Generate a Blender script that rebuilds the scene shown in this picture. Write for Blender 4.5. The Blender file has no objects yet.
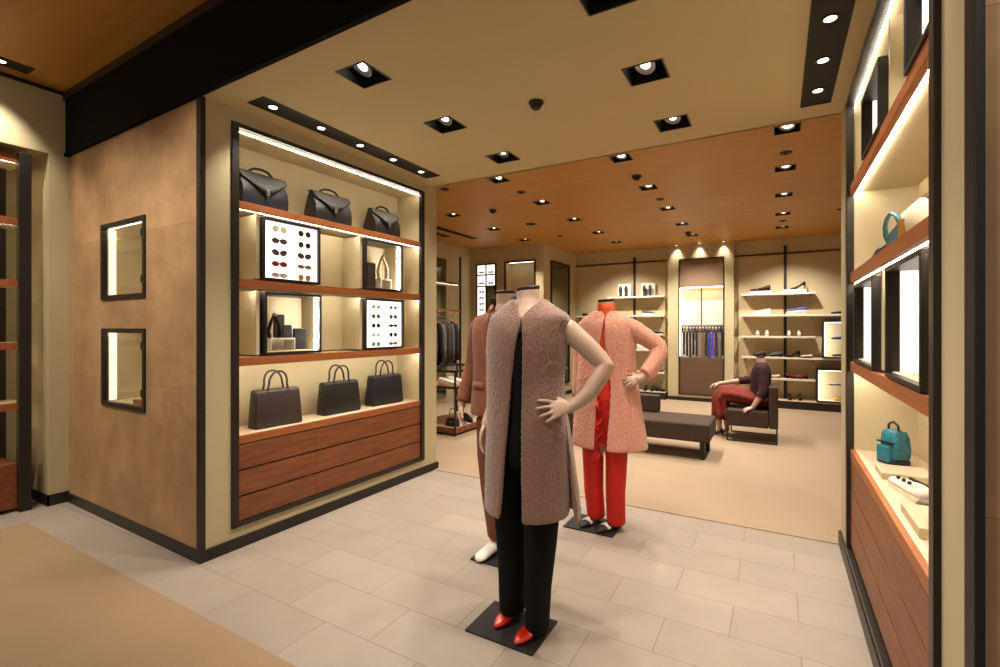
import bpy, bmesh, math, random
from mathutils import Vector, Matrix, noise
PI = math.pi
rnd = random.Random(7)
scene = bpy.context.scene
COL = scene.collection

# ------------------------------------------------------------------ camera, world, exposure
YAW = math.atan(277/482)
cam_d = bpy.data.cameras.new('camera')
cam_d.sensor_width = 36.0
cam_d.lens = 36.0*482/1000
cam_d.shift_y = -0.0065
cam_d.clip_start = 0.05
cam = bpy.data.objects.new('camera', cam_d)
COL.objects.link(cam)
cam.location = (0, 0, 1.4)
cam.rotation_euler = (PI/2, 0, YAW)
scene.camera = cam

world = bpy.data.worlds.new('world')
scene.world = world
world.use_nodes = True
WORLD_STRENGTH = 0.40
world.node_tree.nodes['Background'].inputs[0].default_value = (1.0, 0.90, 0.78, 1)
world.node_tree.nodes['Background'].inputs[1].default_value = WORLD_STRENGTH
scene.view_settings.view_transform = 'Standard'
scene.view_settings.look = 'None'
scene.view_settings.gamma = 1
scene.view_settings.exposure = 0.0
scene.view_settings.use_curve_mapping = False
scene.cycles.use_denoising = True
scene.cycles.max_bounces = 8
scene.cycles.diffuse_bounces = 5
scene.cycles.sample_clamp_indirect = 6.0

# lamp powers (every spot belongs to a ceiling fitting built further down, the hall squares are added)
WARM = (1.0, 0.90, 0.775)
P_SQ_FRONT, P_STRIP, P_BACK, P_HALL = 95.0, 27.0, 160.0, 140.0
LED_E = 20.0

# ------------------------------------------------------------------ materials
def srgb(h):
    h = h.lstrip('#')
    c = [int(h[i:i+2], 16)/255 for i in (0, 2, 4)]
    return tuple(v/12.92 if v <= 0.04045 else ((v+0.055)/1.055)**2.4 for v in c) + (1,)

def new_mat(name):
    m = bpy.data.materials.new(name)
    m.use_nodes = True
    nt = m.node_tree
    return m, nt, nt.nodes['Principled BSDF']

def mat(name, c1, c2=None, rough=0.6, metal=0.0, scale=20.0, stretch=(1, 1, 1), bump=0.0, bscale=None,
        detail=4.0, coat=0.0, sheen=0.0, spec=0.5):
    """noise-mottled surface between c1 and c2, with an optional bump"""
    m, nt, b = new_mat(name)
    N, L = nt.nodes, nt.links
    tc = N.new('ShaderNodeTexCoord')
    mp = N.new('ShaderNodeMapping')
    mp.inputs['Scale'].default_value = stretch
    L.new(tc.outputs['Object'], mp.inputs['Vector'])
    nz = N.new('ShaderNodeTexNoise')
    nz.inputs['Scale'].default_value = scale
    nz.inputs['Detail'].default_value = detail
    L.new(mp.outputs[0], nz.inputs['Vector'])
    rp = N.new('ShaderNodeValToRGB')
    rp.color_ramp.elements[0].position = 0.3
    rp.color_ramp.elements[1].position = 0.7
    rp.color_ramp.elements[0].color = srgb(c1)
    rp.color_ramp.elements[1].color = srgb(c2 or c1)
    L.new(nz.outputs['Fac'], rp.inputs[0])
    L.new(rp.outputs[0], b.inputs['Base Color'])
    b.inputs['Roughness'].default_value = rough
    b.inputs['Metallic'].default_value = metal
    b.inputs['Coat Weight'].default_value = coat
    b.inputs['Specular IOR Level'].default_value = spec
    if sheen:
        b.inputs['Sheen Weight'].default_value = sheen
        b.inputs['Sheen Roughness'].default_value = 0.5
    if bump:
        n2 = N.new('ShaderNodeTexNoise')
        n2.inputs['Scale'].default_value = bscale or scale*4
        n2.inputs['Detail'].default_value = 3
        L.new(mp.outputs[0], n2.inputs['Vector'])
        bp = N.new('ShaderNodeBump')
        bp.inputs['Strength'].default_value = bump
        bp.inputs['Distance'].default_value = 0.01
        L.new(n2.outputs['Fac'], bp.inputs['Height'])
        L.new(bp.outputs[0], b.inputs['Normal'])
    return m

def emit(name, col, strength):
    m, nt, b = new_mat(name)
    b.inputs['Base Color'].default_value = col
    b.inputs['Emission Color'].default_value = col
    b.inputs['Emission Strength'].default_value = strength
    return m

def glass_mat(name, col='#ffffff', alpha=0.12, rough=0.03):
    m, nt, b = new_mat(name)
    N, L = nt.nodes, nt.links
    out = [n for n in N if n.type == 'OUTPUT_MATERIAL'][0]
    tr = N.new('ShaderNodeBsdfTransparent')
    tr.inputs[0].default_value = srgb(col)
    gl = N.new('ShaderNodeBsdfGlossy')
    gl.inputs['Roughness'].default_value = rough
    fr = N.new('ShaderNodeFresnel')
    fr.inputs['IOR'].default_value = 1.45
    mx = N.new('ShaderNodeMixShader')
    ml = N.new('ShaderNodeMath'); ml.operation = 'MULTIPLY'; ml.inputs[1].default_value = alpha*3
    L.new(fr.outputs[0], ml.inputs[0])
    L.new(ml.outputs[0], mx.inputs[0]); L.new(tr.outputs[0], mx.inputs[1]); L.new(gl.outputs[0], mx.inputs[2])
    L.new(mx.outputs[0], out.inputs['Surface'])
    return m

def tile_mat(name, c1, c2, grout, bw, bh, x0, y0, mortar=0.0022, rough=0.45, mottle=None):
    """rows of bricks laid in running bond, world aligned"""
    m, nt, b = new_mat(name)
    N, L = nt.nodes, nt.links
    tc = N.new('ShaderNodeTexCoord')
    mp = N.new('ShaderNodeMapping')
    mp.inputs['Location'].default_value = (-x0, -y0, 0)
    L.new(tc.outputs['Object'], mp.inputs['Vector'])
    br = N.new('ShaderNodeTexBrick')
    br.inputs['Scale'].default_value = 1.0
    br.inputs['Brick Width'].default_value = bw
    br.inputs['Row Height'].default_value = bh
    br.inputs['Mortar Size'].default_value = mortar
    br.inputs['Mortar Smooth'].default_value = 0.1
    br.inputs['Bias'].default_value = -0.2
    br.offset = 0.5
    br.inputs['Color1'].default_value = srgb(c1)
    br.inputs['Color2'].default_value = srgb(c2)
    br.inputs['Mortar'].default_value = srgb(grout)
    L.new(mp.outputs[0], br.inputs['Vector'])
    nz = N.new('ShaderNodeTexNoise'); nz.inputs['Scale'].default_value = 5; nz.inputs['Detail'].default_value = 6
    L.new(tc.outputs['Object'], nz.inputs['Vector'])
    mx = N.new('ShaderNodeMix'); mx.data_type = 'RGBA'; mx.blend_type = 'MULTIPLY'
    mx.inputs['Factor'].default_value = 0.25
    L.new(br.outputs['Color'], mx.inputs['A']); L.new(nz.outputs['Color'], mx.inputs['B'])
    hs = N.new('ShaderNodeHueSaturation'); hs.inputs['Saturation'].default_value = 0.0
    L.new(nz.outputs['Color'], hs.inputs['Color']); L.new(hs.outputs[0], mx.inputs['B'])
    L.new(mx.outputs['Result'], b.inputs['Base Color'])
    b.inputs['Roughness'].default_value = rough
    bp = N.new('ShaderNodeBump'); bp.inputs['Strength'].default_value = 0.25; bp.inputs['Distance'].default_value = 0.004
    bp.invert = True
    L.new(br.outputs['Fac'], bp.inputs['Height']); L.new(bp.outputs[0], b.inputs['Normal'])
    return m

def wood(name, c1, c2, grain=(1.2, 14, 14), rough=0.5, scale=3.0, coat=0.0):
    return mat(name, c1, c2, rough=rough, scale=scale, stretch=grain, detail=8, coat=coat, bump=0.04, bscale=scale*3)

M = {}
M['wall'] = mat('olive_paint', '#bdb08a', '#c2b58f', rough=0.8, scale=3, bump=0.03, bscale=80)
M['ceil'] = mat('ceiling_paint', '#c0b086', '#c4b48a', rough=0.85, scale=2)
M['orange'] = wood('orange_veneer', '#ad7a30', '#bd893c', grain=(0.5, 7, 1), rough=0.5, scale=2.0, coat=0.0)
M['beige'] = mat('beige_panel', '#cfc09a', '#d3c49f', rough=0.7, scale=3)
M['creampanel'] = mat('cream_panel', '#dccfae', '#e0d3b3', rough=0.7, scale=3)
M['linen'] = mat('linen_panel', '#bdae8a', '#c4b591', rough=0.85, scale=60, stretch=(1, 1, 6))
M['leather'] = None
M['dark'] = mat('dark_bronze_metal', '#35302c', '#3b3632', rough=0.42, metal=0.6, scale=8)
M['steel'] = mat('brushed_steel', '#8b8884', '#98958f', rough=0.35, metal=0.8, scale=10, stretch=(1, 30, 1))
M['tray'] = mat('strip_tray_paint', '#26221e', '#2a2622', rough=0.7, scale=5, spec=0.3)
M['black'] = mat('black_paint', '#14110f', '#181513', rough=0.6, scale=5)
M['beam'] = mat('beam_paint', '#0d0a08', '#100c09', rough=0.9, scale=5, spec=0.15)
M['wood'] = wood('red_brown_wood', '#6d3b1e', '#8d522c')
M['woodlip'] = wood('red_brown_wood_edge', '#935227', '#a56233')
M['stone'] = mat('pale_top', '#cbb699', '#d3bfa4', rough=0.4, scale=9)
M['tile'] = tile_mat('stone_tile', '#9c8f82', '#a4978a', '#7b7065', 0.556, 0.2785, -0.745-0.556*8-0.278, 1.85-0.2785*4)
M['carpet'] = mat('carpet_pile', '#97826a', '#a08b72', rough=0.95, scale=1.2, bump=0.5, bscale=260)
M['carpetfront'] = mat('hall_carpet_pile', '#8f7658', '#998062', rough=0.95, scale=1.2, bump=0.5, bscale=260)
M['led'] = emit('led_light', (1.0, 0.86, 0.64, 1), LED_E)
M['ledshelf'] = emit('shelf_led_light', (1.0, 0.92, 0.77, 1), LED_E*2.8)
M['ledtop'] = emit('top_led_light', (1.0, 0.92, 0.77, 1), LED_E*1.2)
M['lightbox'] = emit('lightbox_face', (1.0, 0.94, 0.84, 1), 1.6)
M['lamp'] = emit('lamp_lens', (1.0, 0.92, 0.8, 1), 9.0)
M['caselight'] = emit('case_light', (1.0, 0.9, 0.74, 1), 55.0)
M['casewin'] = emit('window_case_light', (1.0, 0.9, 0.7, 1), 1.5)
M['casesoft'] = emit('soft_case_light', (1.0, 0.9, 0.74, 1), 5.0)
M['glass'] = glass_mat('clear_glass')
M['mirror'] = mat('tinted_mirror', '#8b8e79', '#8e917c', rough=0.12, metal=1.0)
M['greyhide'] = mat('black_grained_leather', '#121110', '#191816', rough=0.45, scale=90, bump=0.25, bscale=160)
M['flap'] = mat('grey_woven_leather', '#232220', '#383632', rough=0.5, scale=120, bump=0.4, bscale=150)
M['navy'] = mat('navy_leather', '#12141f', '#181b29', rough=0.45, scale=90, bump=0.2)
M['taupe'] = mat('dark_taupe_leather', '#332a29', '#3b3130', rough=0.45, scale=90, bump=0.2)
M['mann'] = mat('mannequin_lacquer', '#b99b87', '#bd9f8b', rough=0.42, scale=4)
M['fur'] = mat('mauve_shearling', '#7a594a', '#a07b6c', rough=1.0, scale=150, bump=0.6, bscale=210, sheen=0.5)
M['pinkfur'] = mat('pink_shearling', '#cf8a72', '#e6a78f', rough=1.0, scale=120, bump=0.6, bscale=190, sheen=0.4)
M['blackcloth'] = mat('black_cloth', '#080706', '#0b0a09', rough=0.9, spec=0.25, scale=60)
M['redcloth'] = mat('red_cloth', '#c5180c', '#d0200f', rough=0.7, scale=20, bump=0.1)
M['orangecloth'] = mat('orange_cloth', '#cf4c10', '#d95617', rough=0.75, scale=30, bump=0.1)
M['suede'] = mat('rust_brown_suede', '#744029', '#855038', rough=0.95, scale=14, bump=0.3, bscale=120, sheen=0.1)
M['suedetr'] = mat('brown_trouser_cloth', '#6a3a26', '#75442f', rough=0.95, scale=14, bump=0.2, bscale=120)
M['redpatent'] = mat('red_patent_leather', '#c21d0c', '#cc2612', rough=0.15, coat=0.6)
M['white'] = mat('white_leather', '#ded6ca', '#e6dfd4', rough=0.5, scale=30)
M['card'] = mat('white_card', '#e3dccf', '#e6dfd2', rough=0.6)
M['sofa'] = mat('dark_brown_upholstery', '#38271d', '#42301f', rough=0.85, scale=40, bump=0.2, bscale=120)
M['burgundy'] = mat('burgundy_skirt_cloth', '#6a1c12', '#7c261a', rough=0.85, scale=25, bump=0.15)
M['plaid'] = mat('dark_plum_knit', '#1b1016', '#451518', rough=0.9, scale=30, stretch=(1, 1, 0.4), bump=0.3, bscale=90)
M['brownpanel'] = mat('brown_fabric_panel', '#5f4632', '#664c37', rough=0.85, scale=50)
M['taupepanel'] = mat('taupe_fabric_panel', '#8a715a', '#927a62', rough=0.85, scale=50)
M['teal'] = mat('teal_leather', '#1d6276', '#2c7d92', rough=0.4, scale=60, bump=0.2)
M['cream'] = mat('cream_leather', '#dccfb4', '#e5d9c0', rough=0.5, scale=60)
M['olive'] = mat('olive_leather', '#5d553c', '#665e44', rough=0.5)
M['slate'] = mat('slate_leather', '#29272a', '#312f33', rough=0.8, spec=0.2, scale=60)
M['matteblack'] = mat('matt_black_leather', '#0e0d0d', '#131212', rough=0.85, spec=0.2, scale=60)
M['grey'] = mat('grey_cloth', '#4a4748', '#57535a', rough=0.9, scale=50)
M['blue'] = mat('blue_leather', '#2f3f88', '#3a4ba0', rough=0.45)
M['yellow'] = mat('yellow_leather', '#c9a23a', '#d2ad48', rough=0.5)
M['gold'] = mat('gold_metal', '#a8823e', '#b38d48', rough=0.3, metal=0.9)

def leather_wall_mat():
    m, nt, b = new_mat('tan_hide_panels')
    N, L = nt.nodes, nt.links
    tc = N.new('ShaderNodeTexCoord')
    n1 = N.new('ShaderNodeTexNoise'); n1.inputs['Scale'].default_value = 3.2; n1.inputs['Detail'].default_value = 7
    n1.inputs['Roughness'].default_value = 0.65
    L.new(tc.outputs['Object'], n1.inputs['Vector'])
    rp = N.new('ShaderNodeValToRGB')
    rp.color_ramp.elements[0].position = 0.28; rp.color_ramp.elements[0].color = srgb('#957553')
    rp.color_ramp.elements[1].position = 0.75; rp.color_ramp.elements[1].color = srgb('#bf9c73')
    L.new(n1.outputs['Fac'], rp.inputs[0])
    # each hide has its own tone: bricks of .62 x .98 m
    mp = N.new('ShaderNodeMapping')
    mp.inputs['Rotation'].default_value = (0, 0, 0)
    sep = N.new('ShaderNodeSeparateXYZ'); cmb = N.new('ShaderNodeCombineXYZ')
    L.new(tc.outputs['Object'], sep.inputs[0])
    L.new(sep.outputs['Y'], cmb.inputs['X']); L.new(sep.outputs['Z'], cmb.inputs['Y'])
    br = N.new('ShaderNodeTexBrick'); br.offset = 0.0
    br.inputs['Scale'].default_value = 1; br.inputs['Brick Width'].default_value = 0.62
    br.inputs['Row Height'].default_value = 1.02
    br.inputs['Mortar Size'].default_value = 0.0015
    br.inputs['Color1'].default_value = (0.84, 0.80, 0.74, 1); br.inputs['Color2'].default_value = (1.08, 1.02, 0.95, 1)
    br.inputs['Mortar'].default_value = (0.55, 0.5, 0.45, 1)
    L.new(cmb.outputs[0], br.inputs['Vector'])
    mx = N.new('ShaderNodeMix'); mx.data_type = 'RGBA'; mx.blend_type = 'MULTIPLY'; mx.inputs['Factor'].default_value = 1
    L.new(rp.outputs[0], mx.inputs['A']); L.new(br.outputs['Color'], mx.inputs['B'])
    L.new(mx.outputs['Result'], b.inputs['Base Color'])
    b.inputs['Roughness'].default_value = 0.62
    return m
M['leather'] = leather_wall_mat()

# ------------------------------------------------------------------ mesh helpers
class MB:
    def __init__(self): self.bm = bmesh.new()
    def box(self, x0, x1, y0, y1, z0, z1, mtx=None):
        v = [self.bm.verts.new((x, y, z)) for z in (z0, z1) for y in (y0, y1) for x in (x0, x1)]
        if mtx:
            for q in v: q.co = mtx @ q.co
        for f in ((0, 2, 3, 1), (4, 5, 7, 6), (0, 1, 5, 4), (2, 6, 7, 3), (0, 4, 6, 2), (1, 3, 7, 5)):
            self.bm.faces.new([v[i] for i in f])
        return self
    def quad(self, *pts):
        self.bm.faces.new([self.bm.verts.new(p) for p in pts]); return self
    def loft(self, rings, close=True, cap0=True, cap1=True):
        R = [[self.bm.verts.new(p) for p in r] for r in rings]
        n = len(R[0])
        for a, b in zip(R, R[1:]):
            for i in range(n if close else n-1):
                j = (i+1) % n
                self.bm.faces.new((a[i], a[j], b[j], b[i]))
        if close:
            if cap0: self.bm.faces.new(list(reversed(R[0])))
            if cap1: self.bm.faces.new(R[-1])
        return self
    def tube(self, pts, rad, n=12, flat=1.0, closed=False, up=None):
        """round (or flattened) bar along pts; rad a number or one per point"""
        P = [Vector(p) for p in pts]
        if not hasattr(rad, '__len__'): rad = [rad]*len(P)
        rings = []
        ref = Vector(up) if up else None
        prev = None
        for i, p in enumerate(P):
            if closed: t = (P[(i+1) % len(P)]-P[i-1])
            else: t = (P[min(i+1, len(P)-1)]-P[max(i-1, 0)])
            t.normalize()
            if ref is not None: a = ref-t*ref.dot(t)
            elif prev is not None: a = prev-t*prev.dot(t)
            else:
                q = Vector((0, 0, 1)) if abs(t.z) < 0.9 else Vector((1, 0, 0))
                a = q-t*q.dot(t)
            a.normalize(); prev = a
            b = t.cross(a)
            rings.append([p+a*(rad[i]*flat*math.cos(2*PI*k/n))+b*(rad[i]*math.sin(2*PI*k/n)) for k in range(n)])
        if closed: rings.append(rings[0]); return self.loft(rings, cap0=False, cap1=False)
        return self.loft(rings)
    def cap_tube(self, pts, rad, n=12):
        """tube with rounded ends (for bodies)"""
        P = [Vector(p) for p in pts]; r = list(rad)
        d0 = (P[0]-P[1]).normalized(); d1 = (P[-1]-P[-2]).normalized()
        P = [P[0]+d0*r[0]*0.8, P[0]+d0*r[0]*0.5] + P + [P[-1]+d1*r[-1]*0.5, P[-1]+d1*r[-1]*0.8]
        r = [r[0]*0.45, r[0]*0.85]+r+[r[-1]*0.85, r[-1]*0.45]
        return self.tube(P, r, n)
    def lathe(self, prof, c=(0, 0, 0), n=20):
        return self.loft([[(c[0]+r*math.cos(2*PI*k/n), c[1]+r*math.sin(2*PI*k/n), c[2]+z) for k in range(n)] for r, z in prof])
    def ball(self, c, r, mtx=None, n=12):
        r = r if hasattr(r, '__len__') else (r, r, r)
        T = Matrix.Translation(c) @ (mtx or Matrix.Identity(4)) @ Matrix.Diagonal((r[0], r[1], r[2], 1))
        bmesh.ops.create_uvsphere(self.bm, u_segments=n, v_segments=max(6, n*2//3), radius=1, matrix=T); return self
    def prism(self, pts, axis, a0, a1):
        """polygon pts (2-D) extruded along axis ('x','y','z') between a0 and a1"""
        def mk(p, a):
            return {'x': (a, p[0], p[1]), 'y': (p[0], a, p[1]), 'z': (p[0], p[1], a)}[axis]
        return self.loft([[mk(p, a0) for p in pts], [mk(p, a1) for p in pts]])
    def xform(self, m):
        bmesh.ops.transform(self.bm, matrix=m, verts=self.bm.verts); return self
    def build(self, name, material, parent=None, smooth=False, bevel=0, seg=2, remesh=0, sm_iter=0, subsurf=0,
              solid=0, disp=None, loc=None, angle=35):
        bmesh.ops.recalc_face_normals(self.bm, faces=self.bm.faces)
        me = bpy.data.meshes.new(name)
        self.bm.to_mesh(me); self.bm.free()
        o = bpy.data.objects.new(name, me)
        COL.objects.link(o)
        me.materials.append(material)
        if parent: o.parent = parent
        if loc: o.location = loc
        if bevel:
            b = o.modifiers.new('bevel', 'BEVEL'); b.width = bevel; b.segments = seg; b.limit_method = 'ANGLE'
            b.angle_limit = math.radians(40)
        if solid:
            s = o.modifiers.new('solid', 'SOLIDIFY'); s.thickness = solid; s.offset = 0
        if remesh:
            r = o.modifiers.new('remesh', 'REMESH'); r.mode = 'VOXEL'; r.voxel_size = remesh; r.use_smooth_shade = True
        if sm_iter:
            s = o.modifiers.new('smooth', 'SMOOTH'); s.iterations = sm_iter; s.factor = 0.5
        if subsurf:
            s = o.modifiers.new('sub', 'SUBSURF'); s.levels = subsurf; s.render_levels = subsurf
        if disp:
            tx = bpy.data.textures.new(name+'_pile', 'CLOUDS'); tx.noise_scale = disp[0]; tx.noise_depth = 2
            d = o.modifiers.new('pile', 'DISPLACE'); d.texture = tx; d.strength = disp[1]; d.mid_level = 0.5
            d.texture_coords = 'LOCAL'
        if smooth:
            for p in me.polygons: p.use_smooth = True
            if smooth == 'angle':
                for e in me.edges: pass
                me.set_sharp_from_angle(angle=math.radians(angle))
        return o

def tag(o, label, cat, group=None, kind=None):
    o['label'] = label; o['category'] = cat
    if group: o['group'] = group
    if kind: o['kind'] = kind
    return o

def thing(name, label, cat, loc=(0, 0, 0), rz=0.0, group=None):
    o = bpy.data.objects.new(name, None); COL.objects.link(o)
    o.location = loc; o.rotation_euler = (0, 0, rz); o.empty_display_size = 0.1
    return tag(o, label, cat, group)

def struct(name, mb, material, loc=None, rz=0.0, label=None, **k):
    o = mb.build(name, material, **k); o['kind'] = 'structure'
    if loc: o.location = loc
    o.rotation_euler = (0, 0, rz)
    if label: o['label'] = label
    return o

def dup(root, loc, rz=None, label=None, group=None):
    r = root.copy(); COL.objects.link(r); r.location = loc
    if rz is not None: r.rotation_euler = (0, 0, rz)
    if label: r['label'] = label
    if group: r['group'] = group
    for ch in list(root.children):
        if ch.type == 'LIGHT': continue
        c = ch.copy(); COL.objects.link(c); c.parent = r
        for g in list(ch.children):
            d = g.copy(); COL.objects.link(d); d.parent = c
    return r

def holed(mb, x0, x1, y0, y1, holes, put):
    """rectangle with rectangular holes, put(x,y)->3-D point"""
    xs = sorted({x0, x1, *[h[i] for h in holes for i in (0, 1)]}); ys = sorted({y0, y1, *[h[i] for h in holes for i in (2, 3)]})
    xs = [x for x in xs if x0 <= x <= x1]; ys = [y for y in ys if y0 <= y <= y1]
    vs = {}
    def V(x, y):
        if (x, y) not in vs: vs[(x, y)] = mb.bm.verts.new(put(x, y))
        return vs[(x, y)]
    for a, b in zip(xs, xs[1:]):
        for c, d in zip(ys, ys[1:]):
            mx_, my_ = (a+b)/2, (c+d)/2
            if any(h[0] < mx_ < h[1] and h[2] < my_ < h[3] for h in holes): continue
            mb.bm.faces.new((V(a, c), V(b, c), V(b, d), V(a, d)))
    return mb

def spot(name, parent, loc, aim, power, size=70, blend=0.7, col=WARM, radius=0.035):
    d = bpy.data.lights.new(name, 'SPOT'); d.energy = power; d.color = col
    d.spot_size = math.radians(size); d.spot_blend = blend; d.shadow_soft_size = radius
    o = bpy.data.objects.new(name, d); COL.objects.link(o); o.parent = parent
    o.location = loc
    v = Vector(aim)
    o.rotation_euler = v.to_track_quat('-Z', 'Y').to_euler()
    return o

# ------------------------------------------------------------------ frames of reference
LA = Vector((-2.963, 1.595, 0)); LROT = math.radians(90-1.115)     # left block: x along its display face, y into the wall
LM = Matrix.Translation(LA) @ Matrix.Rotation(LROT, 4, 'Z')
RA = Vector((0.36, 3.80, 0)); RROT = -PI/2                           # right wall: x towards the hall, y into the wall
RM = Matrix.Translation(RA) @ Matrix.Rotation(RROT, 4, 'Z')
def LW(u, v, z): return LM @ Vector((u, v, z))
def RW(u, v, z): return RM @ Vector((u, v, z))
Z_SOF, Z_HALL, Z_BACK = 2.77, 3.27, 2.96

# ================================================================== THE SETTING
def rect_z(name, x0, x1, y0, y1, z, material, holes=(), **k):
    mb = MB(); holed(mb, x0, x1, y0, y1, list(holes), lambda x, y: (x, y, z))
    return struct(name, mb, material, **k)
def rect_x(name, x, y0, y1, z0, z1, material, holes=()):
    mb = MB(); holed(mb, y0, y1, z0, z1, list(holes), lambda a, b: (x, a, b)); return struct(name, mb, material)
def rect_y(name, y, x0, x1, z0, z1, material, holes=()):
    mb = MB(); holed(mb, x0, x1, z0, z1, list(holes), lambda a, b: (a, y, b)); return struct(name, mb, material)

# floors
struct('floor', MB().box(-6.5, 3.2, -3.2, 10.2, -0.10, 0.0), M['tile'])
struct('floor_carpet', MB().box(-4.647, 0.30, -3.0, 1.30, 0.0, 0.006), M['carpetfront'])
struct('floor_carpet', MB().box(-6.0, 3.0, 3.77, 9.85, 0.0, 0.006), M['carpet'])

# fittings positions (x, y)
SQ_F = [(-1.95, 1.905), (-1.95, 2.65), (-1.92, 3.39), (-0.612, 1.93), (-0.612, 2.645), (-0.607, 3.392)]
SQ_B = [(x, y) for x in (0.07, -1.25, -2.56, -3.92) for y in (4.42, 5.5, 6.6, 7.7, 8.72) if not (x < -3.8 and (y > 7.8 or y < 5))]
HS = 0.098
SQ_ADDED = [(-4.0, 0.25), (-3.0, 0.25), (-1.6, 0.25), (0.55, 0.45)]  # downlights added out of view to brighten the hide walls
hole = lambda c, h=HS: (c[0]-h, c[0]+h, c[1]-h, c[1]+h)
STRIP_L = (-2.80, -2.64, 1.78, 3.51)
STRIP_R = (0.125, 0.285, 1.66, 3.545)
STRIP_H = (-4.80, -4.655, -0.9, 1.35)
mb = MB(); holed(mb, -4.94, 3.0, 1.64, 3.77, [hole(c) for c in SQ_F]+[STRIP_L, STRIP_R], lambda x, y: (x, y, Z_SOF))
mb.quad((-2.963, 1.595, Z_SOF), (0.125, 1.535, Z_SOF), (0.125, 1.64, Z_SOF), (-2.963, 1.64, Z_SOF)).quad((0.125, 1.535, Z_SOF), (0.285, 1.532, Z_SOF), (0.285, 1.64, Z_SOF), (0.125, 1.64, Z_SOF)).quad((0.285, 1.532, Z_SOF), (3.0, 1.479, Z_SOF), (3.0, 1.64, Z_SOF), (0.285, 1.64, Z_SOF))
struct('ceiling', mb, M['ceil'])
rect_z('ceiling', -5.40, 3.2, -3.0, 1.66, Z_HALL, M['orange'], [STRIP_H]+[hole(c) for c in SQ_ADDED])
rect_z('ceiling', -6.0, 3.0, 3.77, 9.95, Z_BACK, M['orange'], [hole(c, 0.085) for c in SQ_B])
struct('ceiling_step_trim', MB().box(-4.94, 3.0, 3.755, 3.77, Z_SOF, Z_BACK), M['ceil'])
# dark fascia beam over the threshold
struct('beam', MB().box(-0.022, -0.001, -6.2, 1.975, 2.79, 3.27).box(-0.030, -0.001, -6.2, 1.98, 2.764, 2.79), M['beam'], LA, LROT)
struct('trim_1', MB().box(-0.040, -0.022, -6.2, 1.975, 3.205, 3.262), M['dark'], LA, LROT)
struct('trim_2', MB().box(-4.955, -4.925, -3.0, 1.62, 3.245, 3.27), M['black'])

# left block: display wall, leather wall, far end
WIN = [(0.68, 1.355, 1.597, 2.148), (0.68, 1.345, 0.83, 1.39)]
FR_L = (0.18, 2.03, 0.135, 2.69)
mb = MB(); holed(mb, 0, 2.225, 0, 2.785, [FR_L], lambda a, b: (a, 0, b))
mb.quad((2.225, 0, 0), (2.225, 2.0, 0), (2.225, 2.0, 3.0), (2.225, 0, 3.0))
struct('wall_display_left', mb, M['wall'], LA, LROT)
mb = MB(); holed(mb, 0, 1.985, 0, 2.785, WIN, lambda a, b: (0, a, b))
struct('wall_leather', mb, M['leather'], LA, LROT)
struct('trim_corner_left', MB().box(-0.012, 0.022, -0.012, 0.03, 0, 2.77), M['dark'], LA, LROT, bevel=0.003)
struct('baseboard_left', MB().box(-0.014, 2.228, -0.014, 0, 0, 0.07).box(-0.014, 0, 0, 1.99, 0, 0.07).box(2.225, 2.239, -0.014, 2.0, 0, 0.07), M['dark'], LA, LROT)

# hall wall at the far left, with its shelving niche
mb = MB()
holed(mb, -3.0, 1.66, 0, 3.27, [(-1.2, 1.51, 0, 2.76)], lambda a, b: (-4.94, a, b))
mb.quad((-4.94, 1.51, 0), (-5.40, 1.51, 0), (-5.40, 1.51, 2.76), (-4.94, 1.51, 2.76))
mb.quad((-4.94, -1.2, 0), (-5.40, -1.2, 0), (-5.40, -1.2, 2.76), (-4.94, -1.2, 2.76))
mb.quad((-5.40, -1.2, 0), (-5.40, 1.51, 0), (-5.40, 1.51, 2.76), (-5.40, -1.2, 2.76))
mb.quad((-4.94, -1.2, 2.76), (-5.40, -1.2, 2.76), (-5.40, 1.51, 2.76), (-4.94, 1.51, 2.76))
struct('wall_hall_left', mb, M['wall'])
struct('baseboard_hall_left', MB().box(-4.94, -4.928, 1.498, 1.64, 0, 0.085).box(-5.39, -4.928, 1.498, 1.51, 0, 0.085), M['dark'])

# right wall (display face), its front leather face and its back
FR_R = (0.38, 2.19, 0.11, 2.69)
mb = MB(); holed(mb, 0, 2.483, 0, Z_SOF, [FR_R], lambda a, b: (a, 0, b))
struct('wall_display_right', mb, M['wall'], RA, RROT)
rect_y('wall_leather_right', 1.318, 0.36, 3.0, 0, Z_HALL, M['leather'])
struct('trim_corner_right', MB().box(0.342, 0.3585, 1.306, 1.370, 0, Z_SOF), M['black'], bevel=0.003)
struct('baseboard_right', MB().box(0, 2.38, -0.016, 0, 0, 0.085), M['dark'], RA, RROT)
rect_y('wall_partition_right', 3.80, 0.36, 3.0, 0, Z_BACK, M['wall'])

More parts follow.
